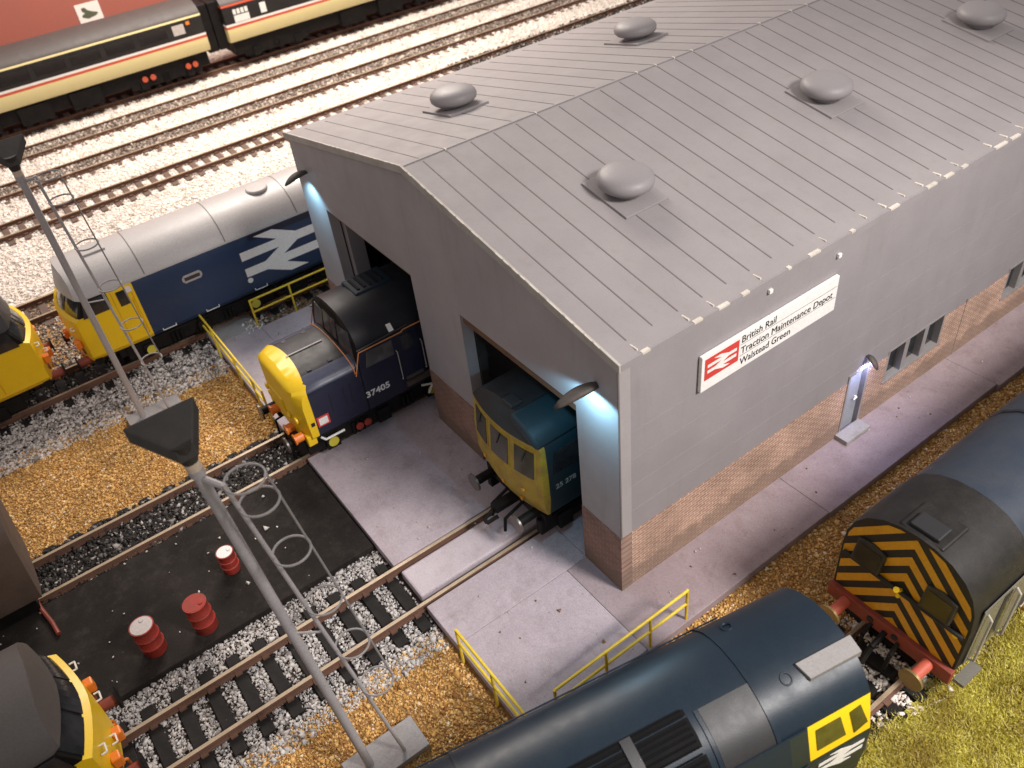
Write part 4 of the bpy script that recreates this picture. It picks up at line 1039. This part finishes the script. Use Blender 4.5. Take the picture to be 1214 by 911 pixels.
# ---- wasp striped engine on the right hand track
M['soot'] = paint('sooty_cab_black', (.011, .010, .0095), .55, .45, (.045, .038, .032), 2.4, fine=.3, spec=.35)
def wasp_engine(loc):
    root = thing('diesel_locomotive', 'black and yellow chevron striped engine with red buffer beam and blue roof', 'locomotive', loc, 0, 'diesel locomotives on the layout')
    P = [(0, 1.0), (1.33, 1.0), (1.34, 1.6), (1.34, 2.3), (1.30, 2.75), (1.18, 3.08), (.98, 3.35), (.68, 3.56), (.34, 3.67), (0, 3.70)]
    f = lambda x, z: 0.0
    zone = lambda x, y, z: 1 if y < 0.01 else (0 if y < 1.7 else 2)
    mb = MB(); loft(mb, P, [0, .05, 1.7], f, zone, 8); build('cab', mb, [M['soot'], M['ink']], root, world=False, smooth=40)
    P2 = [(x * .985, z - .03 if z > 2 else z) for (x, z) in P]
    mb = MB(); loft(mb, P2, [1.7, 4.4, 16], lambda x, z: 1.6, lambda x, y, z: 0, 8); build('body', mb, [M['fgblue2']], root, world=False, smooth=40)
    jt = MB(); jt.add([(x * 1.01, y, z + .03) for y in (4.35, 4.43) for (x, z) in P2[3:] + [(-a, b) for a, b in P2[::-1][1:7]]], [(i, i + 1, 14 + i, 13 + i) for i in range(12)]); build('roof_joint', jt, M['ink'], root, world=False)
    # chevrons: bands clipped to the arched face
    arch = P[1:]; arch = arch + [(-x, z) for x, z in arch[::-1][1:]]
    def clip(poly, a, b):   # keep the left side of a->b
        out = []
        for i in range(len(poly)):
            p, q = poly[i], poly[(i + 1) % len(poly)]
            sp = (b[0] - a[0]) * (p[1] - a[1]) - (b[1] - a[1]) * (p[0] - a[0]); sq = (b[0] - a[0]) * (q[1] - a[1]) - (b[1] - a[1]) * (q[0] - a[0])
            if sp >= 0: out.append(p)
            if sp * sq < 0:
                t = sp / (sp - sq); out.append((p[0] + (q[0] - p[0]) * t, p[1] + (q[1] - p[1]) * t))
        return out
    inner = [(x * .965, 1.02 + (z - 1.0) * .965) for x, z in arch]
    n = len(inner); st = MB(); SL = 1.0; PITCH = .47; BW = .24
    for k in range(-1, 12):
        z0 = .55 + k * PITCH        # apex height of the band on the centre line
        for sx in (1, -1):
            q = [(0, z0), (sx * 1.5, z0 - 1.5 * SL), (sx * 1.5, z0 + BW - 1.5 * SL), (0, z0 + BW)]
            if sx < 0: q = q[::-1]
            poly = q
            for i in range(n):
                if len(poly) < 3: break
                poly = clip(poly, inner[i], inner[(i + 1) % n])
            if len(poly) >= 3: st.prism([(p[0], p[1]) for p in poly], ((0, -.003, 0), (1, 0, 0), (0, 0, 1), (0, -1, 0)), .006)
    build('chevron_stripe', st, M['wasp'], root, world=False, smooth=0)
    for x in (-.72, .72):
        w = MB(); w.prism([(-.30, -.26), (.30, -.26), (.30, .22), (.0, .30), (-.30, .24)], ((x, -.01, 2.55), (1, 0, 0), (0, .28, .96), (0, -1, .2)), .12); wd = build('cab_window', w, M['hoodblack'], root, world=False, smooth=0, bevel=.02)
        g_ = MB(); g_.prism([(-.24, -.2), (.24, -.2), (.24, .16), (-.24, .18)], ((x, -.135, 2.575), (1, 0, 0), (0, .28, .96), (0, -1, .2)), .006); build('pane', g_, M['glasssoot'], wd, world=False, smooth=0)
    hr = MB(); hr.path([(-1.25, -.06, 2.18), (1.28, -.06, 2.12)], .045, 8); build('lamp_rail', hr, M['ink'], root, world=False)
    ho = MB(); ho.tube((0, -.05, 2.2), (.0, -.22, 2.36), .03, 8, .06); ho.path([(0, -.05, 2.22), (0, -.08, 2.02)], .04); build('horn', ho, M['yellow'], root, world=False)
    lm = MB(); lm.tube((1.15, -.01, 2.05), (1.15, -.07, 2.05), .055, 10); build('marker_light', lm, M['yellow'], root, world=False)
    hb = MB(); hb.box(-.28, .30, .12, .52, 3.60, 3.78); build('headcode_box', hb, M['ink'], root, world=False, smooth=0, bevel=.03)
    hz = MB(); hz.box(-.42, .44, .06, .85, 3.52, 3.69); build('roof_hatch', hz, M['soot'], root, world=False, smooth=0, bevel=.04)
    bb = MB(); bb.box(-1.36, 1.36, -.12, .02, .74, 1.10); build('buffer_beam', bb, M['beamred'], root, world=False, smooth=0, bevel=.015)
    for x in (-.35, .2): bo = MB(); bo.tube((x, -.12, .95), (x, -.15, .95), .07, 10); build('beam_hole', bo, M['ink'], root, world=False)
    buffers(root, -.12, .92, xs=(-.92, .92), body=M['bufred'], head=M['brass'], out=.55)
    cp = MB(); cp.path([(0, -.12, .88), (0, -.5, .75), (0, -.75, .45)], .06, 8); cp.path([(-.3, -.12, .85), (-.3, -.35, .7), (-.3, -.38, .3)], .045, 8); cp.path([(.3, -.12, .85), (.32, -.35, .7), (.3, -.38, .25)], .045, 8); build('coupling', cp, M['black'], root, world=False)
    # side handrails and door on the near side
    for sx in (1, -1):
        dp = MB(); side_panel(dp, [(.25, 1.05), (1.9, 1.05), (1.9, 2.7), (.25, 2.7)], sx * 1.342, sx, .02); door = build('cab_door', dp, M['perspex'], root, world=False, smooth=0)
        w = MB(); side_panel(w, [(.9, 1.25), (1.15, 1.25), (1.15, 2.6), (.9, 2.6)], sx * 1.363, sx, .01); build('door_window', w, M['glass'], door, world=False, smooth=0)
        h = MB()
        for y in (.4, 1.3):
            h = MB(); h.path([(sx * 1.36, y, 1.1), (sx * 1.46, y, 1.15), (sx * 1.46, y, 2.42), (sx * 1.36, y, 2.52)], .024, 8); build('handrail', h, M['steelpale'], door, world=False)
        s2 = MB(); s2.box(sx * 1.34 - .02, sx * 1.34 + .2 * sx, .2, .8, .5, .58) if sx > 0 else s2.box(-1.54, -1.32, .2, .8, .5, .58); build('footstep', s2, M['perspex'], root, world=False, smooth=0)
    for y in (2.6, 3.4):
        c = MB(); c.tube((1.3, y, .75), (1.42, y, .75), .16, 14); build('axlebox_cover', c, M['wasp'], root, world=False)
    m = MB(); m.box(-1.05, 1.05, .3, 15, .4, .99); build('underframe', m, M['black'], root, world=False, smooth=0)
    bogies(root, (3.0, 12), wb=2.6, n=2)
M['fgblue2'] = paint('dusty_blue_roof', (.022, .032, .050), .48, .4, (.06, .058, .058), 1.6)
M['glasssoot'] = glass_mat('sooty_glass', (.016, .013, .008), .3)
M['bufred'] = paint('buffer_red', (.50, .10, .06), .5, .25)
M['hoodblack'] = paint('window_hood_black', (.02, .018, .016), .5, .4, (.07, .06, .04), 4)
wasp_engine((4.53, 2.95, 0))

M['coachglass'] = glass_mat('coach_window_glass', (.004, .004, .005), .12)
# ------------------------------------------------------------------ coaches
def coach(label, y0, y1, second):
    root = thing('railway_coach', label, 'coach', (-41.85, (y0 + y1) / 2, 0), 0, 'cream and black coaches on the main line')
    P = [(0, 1.3), (1.30, 1.32), (1.385, 1.5), (1.39, 2.03), (1.39, 2.11), (1.39, 2.16), (1.39, 2.28), (1.38, 3.17), (1.375, 3.27), (1.28, 3.42), (1.02, 3.64), (.62, 3.80), (.3, 3.85), (0, 3.86)]
    def zone(x, y, z):
        if z > 3.27: return 3
        if z > 3.17: return 4 if second else 0
        if z > 2.28: return 2
        if z > 2.16: return 5
        if z > 2.03: return 4
        return 0
    mb = MB(); loft(mb, P, [y0 - y1 / 2 * 0 - (y0 + y1) / 2, (y1 - y0) / 2], lambda x, z: -1e3, zone, 8)
    build('body', mb, [M['cream'], M['black'], M['coachdark'], M['coachroof'], M['redline'], M['white']], root, world=False, smooth=35)
    hy = (y1 - y0) / 2; cy = (y0 + y1) / 2
    if not second:
        y = 4.15 - 1.62
        while y > y0 + .5:
            w = MB(); side_panel(w, [(y - cy, 2.5), (y + 1.5 - cy, 2.5), (y + 1.5 - cy, 3.02), (y - cy, 3.02)], 1.392, 1, .01); build('window', w, M['coachglass'], root, world=False, smooth=0); y -= 1.78
        w = MB(); side_panel(w, [(4.36 - cy, 2.5), (5.0 - cy, 2.5), (5.0 - cy, 3.0), (4.36 - cy, 3.0)], 1.392, 1, .012); build('toilet_window', w, M['lid'], root, world=False, smooth=0)
        w = MB(); side_panel(w, [(5.15 - cy, 2.88), (5.35 - cy, 2.88), (5.35 - cy, 3.05), (5.15 - cy, 3.05)], 1.392, 1, .012); build('door_light', w, M['orange'], root, world=False, smooth=0)
    else:
        w = MB(); side_panel(w, [(7.82 - cy, 2.3), (8.70 - cy, 2.3), (8.70 - cy, 2.66), (7.82 - cy, 2.66)], 1.392, 1, .012)
        for k in range(4): side_panel(w, [(7.82 + k * .23 - cy, 2.72), (7.99 + k * .23 - cy, 2.72), (7.99 + k * .23 - cy, 2.98), (7.82 + k * .23 - cy, 2.98)], 1.392, 1, .012)
        build('white_panel', w, M['white'], root, world=False, smooth=0)
        w = MB(); side_panel(w, [(9.4 - cy, 2.42), (9.75 - cy, 2.42), (9.75 - cy, 2.95), (9.4 - cy, 2.95)], 1.392, 1, .012); build('white_panel', w, M['white'], root, world=False, smooth=0)
        w = MB(); side_panel(w, [(13.0 - cy, 2.72), (13.6 - cy, 2.72), (13.6 - cy, 2.95), (13.0 - cy, 2.95)], 1.392, 1, .012); build('green_panel', w, M['coachgreen'], root, world=False, smooth=0)
    gw = MB(); ye = hy if not second else -hy; s = 1 if not second else -1
    a, b_ = sorted((ye, ye + s * .58)); gw.box(-.95, .95, a, b_, 1.0, 3.55); build('gangway', gw, M['black'], root, world=False, smooth=0, bevel=.06)
    uf = MB(); uf.box(-1.1, 1.1, -hy + .2, hy - .2, .55, 1.31)
    for k in range(3): uf.box(.7, 1.25, -3 + k * 2.6, -1.4 + k * 2.6, .35, 1.2)
    build('underframe', uf, M['black'], root, world=False, smooth=0)
    bogies(root, (-hy + 2.7, hy - 2.7), wb=2.6, n=2)
    if not second:
        for y in (2.15, 2.6, 4.6, 5.0):
            m = MB(); m.tube((1.2, y - cy, .80), (1.27, y - cy, .80), .15, 14); build('axlebox_spring', m, M['redcap'], root, world=False)
M['redcap'] = paint('red_axlebox', (.55, .09, .04), .5, .1)
M['coachgreen'] = paint('green_lettering', (.12, .5, .25), .5, 0)
coach('cream and black coach with a row of dark windows, nearest the picture card', -14, 6.05, False)
coach('second coach with red line under its roof and white panels, upper middle', 7.25, 27, True)

# ------------------------------------------------------------------ backdrop board and its picture
bd = MB(); bd.box(-46.3, -46, -30, 60, GZ, 13); tag(build('backdrop_board', bd, M['backdrop'], smooth=0), 'plain red brown backdrop board behind the coaches', 'backdrop board')
pc = thing('picture_card', 'small white picture card stuck on the red brown backdrop', 'card', (-45.99, 1.65, 2.9))
m = MB(); m.box(-45.99, -45.97, 1.0, 2.3, 2.9, 3.92); build('card', m, M['paper'], pc, smooth=0)
m = MB(); m.prism([(1.2, 3.25), (1.5, 3.12), (1.95, 3.2), (2.1, 3.3), (2.05, 3.36), (1.85, 3.42), (1.6, 3.55), (1.48, 3.72), (1.3, 3.70), (1.28, 3.55), (1.42, 3.42), (1.25, 3.36)], ((-45.968, 0, 0), (0, 1, 0), (0, 0, 1), (1, 0, 0)), .006); build('printed_picture', m, M['printgreen'] if 'printgreen' in M else paint('print_green', (.09, .10, .06), .7), pc, smooth=0)

# ------------------------------------------------------------------ lighting masts
def mast(label, base, lean, rings, head, lo0, lo1, HT=7.9):
    bx, by = base
    t = thing('lighting_mast', label, 'lighting mast', (bx, by, GZ), 0, 'lighting masts in the yard')
    ln = Vector((lean[0], lean[1], HT)); B = Vector((bx, by, 0))
    A = lambda z: B + ln * (z / HT)
    m = MB(); m.tube(A(-.2), A(HT), .088, 14); m.tube(A(HT), A(HT + .12), .11, 14); build('post', m, M['postgrey'], t)
    m = MB(); m.tube(A(HT + .12), A(HT + .26), .11, 14); build('collar', m, M['collar'], t)
    lo0, lo1 = Vector((*lo0, 0)), Vector((*lo1, 0))
    Lp = lambda z: A(z) + lo0 + (lo1 - lo0) * (z / HT)
    lm = MB()
    lm.tube(Lp(-.2), Lp(HT), .036, 10)
    lm.tube(A(HT - .05), Lp(HT - .05), .05, 8); lm.tube(A(4.2), Lp(4.2), .02, 8)
    lad = build('ladder', lm, M['postgrey'], t)
    od = Vector((lo0.x, lo0.y, 0)).normalized(); RR = .29
    px = Vector((od.y, -od.x, 0))
    hs = MB(); zs = rings
    hs.tube(Lp(zs[0]) + od * 2 * RR, Lp(zs[-1]) + od * 2 * RR, .018, 8)
    build('hoop_strap', hs, M['hoopgrey'], lad)
    for z in zs:
        h = MB(); h.torus(Lp(z) + od * RR, RR, .020, (od.x, od.y, 0), (px.x, px.y, 0), 28, 6); build('safety_hoop', h, M['hoopgrey'], lad)
    # floodlight hood: flat triangular trough spreading from a neck
    hm = MB(); hm.tube(A(HT + .26), A(HT + .62), .115, 12, .17)
    neck = build('lamp_neck', hm, M['lampblack'], t)
    hd = MB(); nk = A(HT + .5); c = nk + Vector(head)
    wide = 1.0
    q = [nk + Vector((.10, -.12, .10)), nk + Vector((.10, .14, .10)), c + Vector((0, wide / 2, .05)), c + Vector((0, -wide / 2, .05))]
    dn = Vector((.08, 0, -.20))
    hd.add(q + [p + dn for p in q], [(0, 1, 2, 3), (7, 6, 5, 4), (0, 4, 5, 1), (1, 5, 6, 2), (2, 6, 7, 3), (3, 7, 4, 0)])
    build('lamp_hood', hd, M['lampblack'], t, smooth=0, bevel=.02)
    bs = MB(); bs.box(bx - .35, bx + .42, by - .45, by + 1.15, GZ, -.08); build('base_slab', bs, M['baseslab'], t, smooth=0, bevel=.01)
mast('tall grey lighting mast with caged ladder in the left gravel, before the silver roofed engine', (-13.95, -6.68), (.49, -.03), [2.0, 3.3, 4.6, 5.9, 7.2, 7.85], (-.32, .0, .35), (.42, .72), (.05, .30))
mast('blurred nearer lighting mast with black triangular lamp hood rising over the black slab', (-.20, -6.45), (-.73, -.45), [2.4, 3.65, 4.95, 6.25, 7.4, 7.88], (-.36, -.06, .42), (.20, .68), (.42, .20))

# ------------------------------------------------------------------ oil drums
def drum(label, x, y, lid, h=.92, r=.255, top=None):
    t = thing('oil_drum', label, 'oil drum', (x, y, -.09), random.uniform(0, 3), 'oil drums on the black slab')
    m = MB(); m.lathe([(r * .96, 0), (r, .02), (r, h * .30), (r + .022, h * .33), (r, h * .36), (r, h * .62), (r + .022, h * .65), (r, h * .68), (r, h - .03), (r + .015, h - .01), (r + .015, h)], n=28)
    b = build('barrel', m, M['drumred'], t, world=False, smooth=40)
    l = MB(); l.lathe([(r - .01, h - .02), (r - .012, h + .004), (.0001, h + .006)], n=28); l.lathe([(.05, h), (.05, h + .025), (.001, h + .026)], (r * .55, 0, 0), 10)
    build('lid', l, top, t, world=False, smooth=30)
drum('red oil drum with a worn pale lid, leftmost of three', -5.62, -9.0, 0, top=M['lid'])
drum('oil drum red all over including its lid', -5.42, -7.85, 0, top=M['drumred'])
drum('smaller oil drum with a shiny white lid beside the nearer mast', -6.62, -6.75, 0, h=.66, r=.20, top=M['white'])

# ------------------------------------------------------------------ brown van end and red kerb at the left edge
vn = thing('goods_van', 'brown grey van end cut off by the left picture edge', 'van', (-9.53, -13, 0))
VP = [(0, .72), (1.20, .72), (1.24, .8), (1.27, 2.6), (1.2, 2.95), (.9, 3.2), (.5, 3.35), (0, 3.42)]
mb = MB(); loft(mb, [(x, z) for x, z in VP], [0, .1, .3, 1, 6], lambda x, z: 0.02 + .30 * (1 - min(1, z / 3.4)) + .06 * (abs(x) / 1.27) ** 4, lambda x, y, z: 0, 8)
vb = build('body', mb, M['box'], vn, world=False, smooth=40); vn.rotation_euler = (0, 0, PI); vn.location = (-9.50, -10.35, -.2)
m = MB(); m.box(-1.0, 1.0, .5, 5.8, .2, .73); build('underframe', m, M['black'], vn, world=False, smooth=0)
kb = MB(); kb.path([(-9.1, -10.93, -.02), (-8.5, -10.86, .0), (-7.9, -10.74, .0), (-7.5, -10.7, -.02)], .05, 8)
tag(build('hose', kb, M['beamred']), 'red hose lying across the left end of the black slab', 'hose')
# oily track-pan strip and odd items on the slab
pt = MB(); pt.prism([(-6.35, -9.0), (-6.15, -9.05), (-5.75, -8.85), (-5.85, -8.75)], ((0, 0, -.088), (1, 0, 0), (0, 1, 0), (0, 0, 1)), .02)
tag(build('iron_plate', pt, M['ink'], smooth=0), 'small black iron plate on the slab behind the pale lidded drum', 'plate')

# ------------------------------------------------------------------ light
wd = bpy.data.worlds.new('World'); S.world = wd; wd.use_nodes = True
bg = wd.node_tree.nodes['Background']; bg.inputs[0].default_value = (1.0, .935, .935, 1); bg.inputs[1].default_value = .46
def lamp(name, kind, loc, aim, power, col, size, spot=None):
    l = bpy.data.lights.new(name, kind); l.energy = power; l.color = col
    if kind == 'AREA': l.shape = 'DISK'; l.size = size
    else: l.spot_size = spot; l.spot_blend = .75; l.shadow_soft_size = size
    o = bpy.data.objects.new(name, l); COL.objects.link(o); o.location = loc
    o.rotation_euler = (Vector(aim) - Vector(loc)).to_track_quat('-Z', 'Y').to_euler()
lamp('ceiling_lamp', 'AREA', (-33, 9, 24), (-32, 7, 0), 17800, (1.0, .89, .79), 17)
lamp('ceiling_spot', 'SPOT', (24, 9, 28), (4, 6, 0), 69000, (1.0, .945, .91), 3.6, R(58))
S.view_settings.view_transform = 'Standard'; S.view_settings.look = 'None'; S.view_settings.exposure = 0; S.view_settings.gamma = 1
S.cycles.use_denoising = True
try: S.cycles.denoiser = 'OPENIMAGEDENOISE'
except Exception: pass
S.cycles.max_bounces = 6
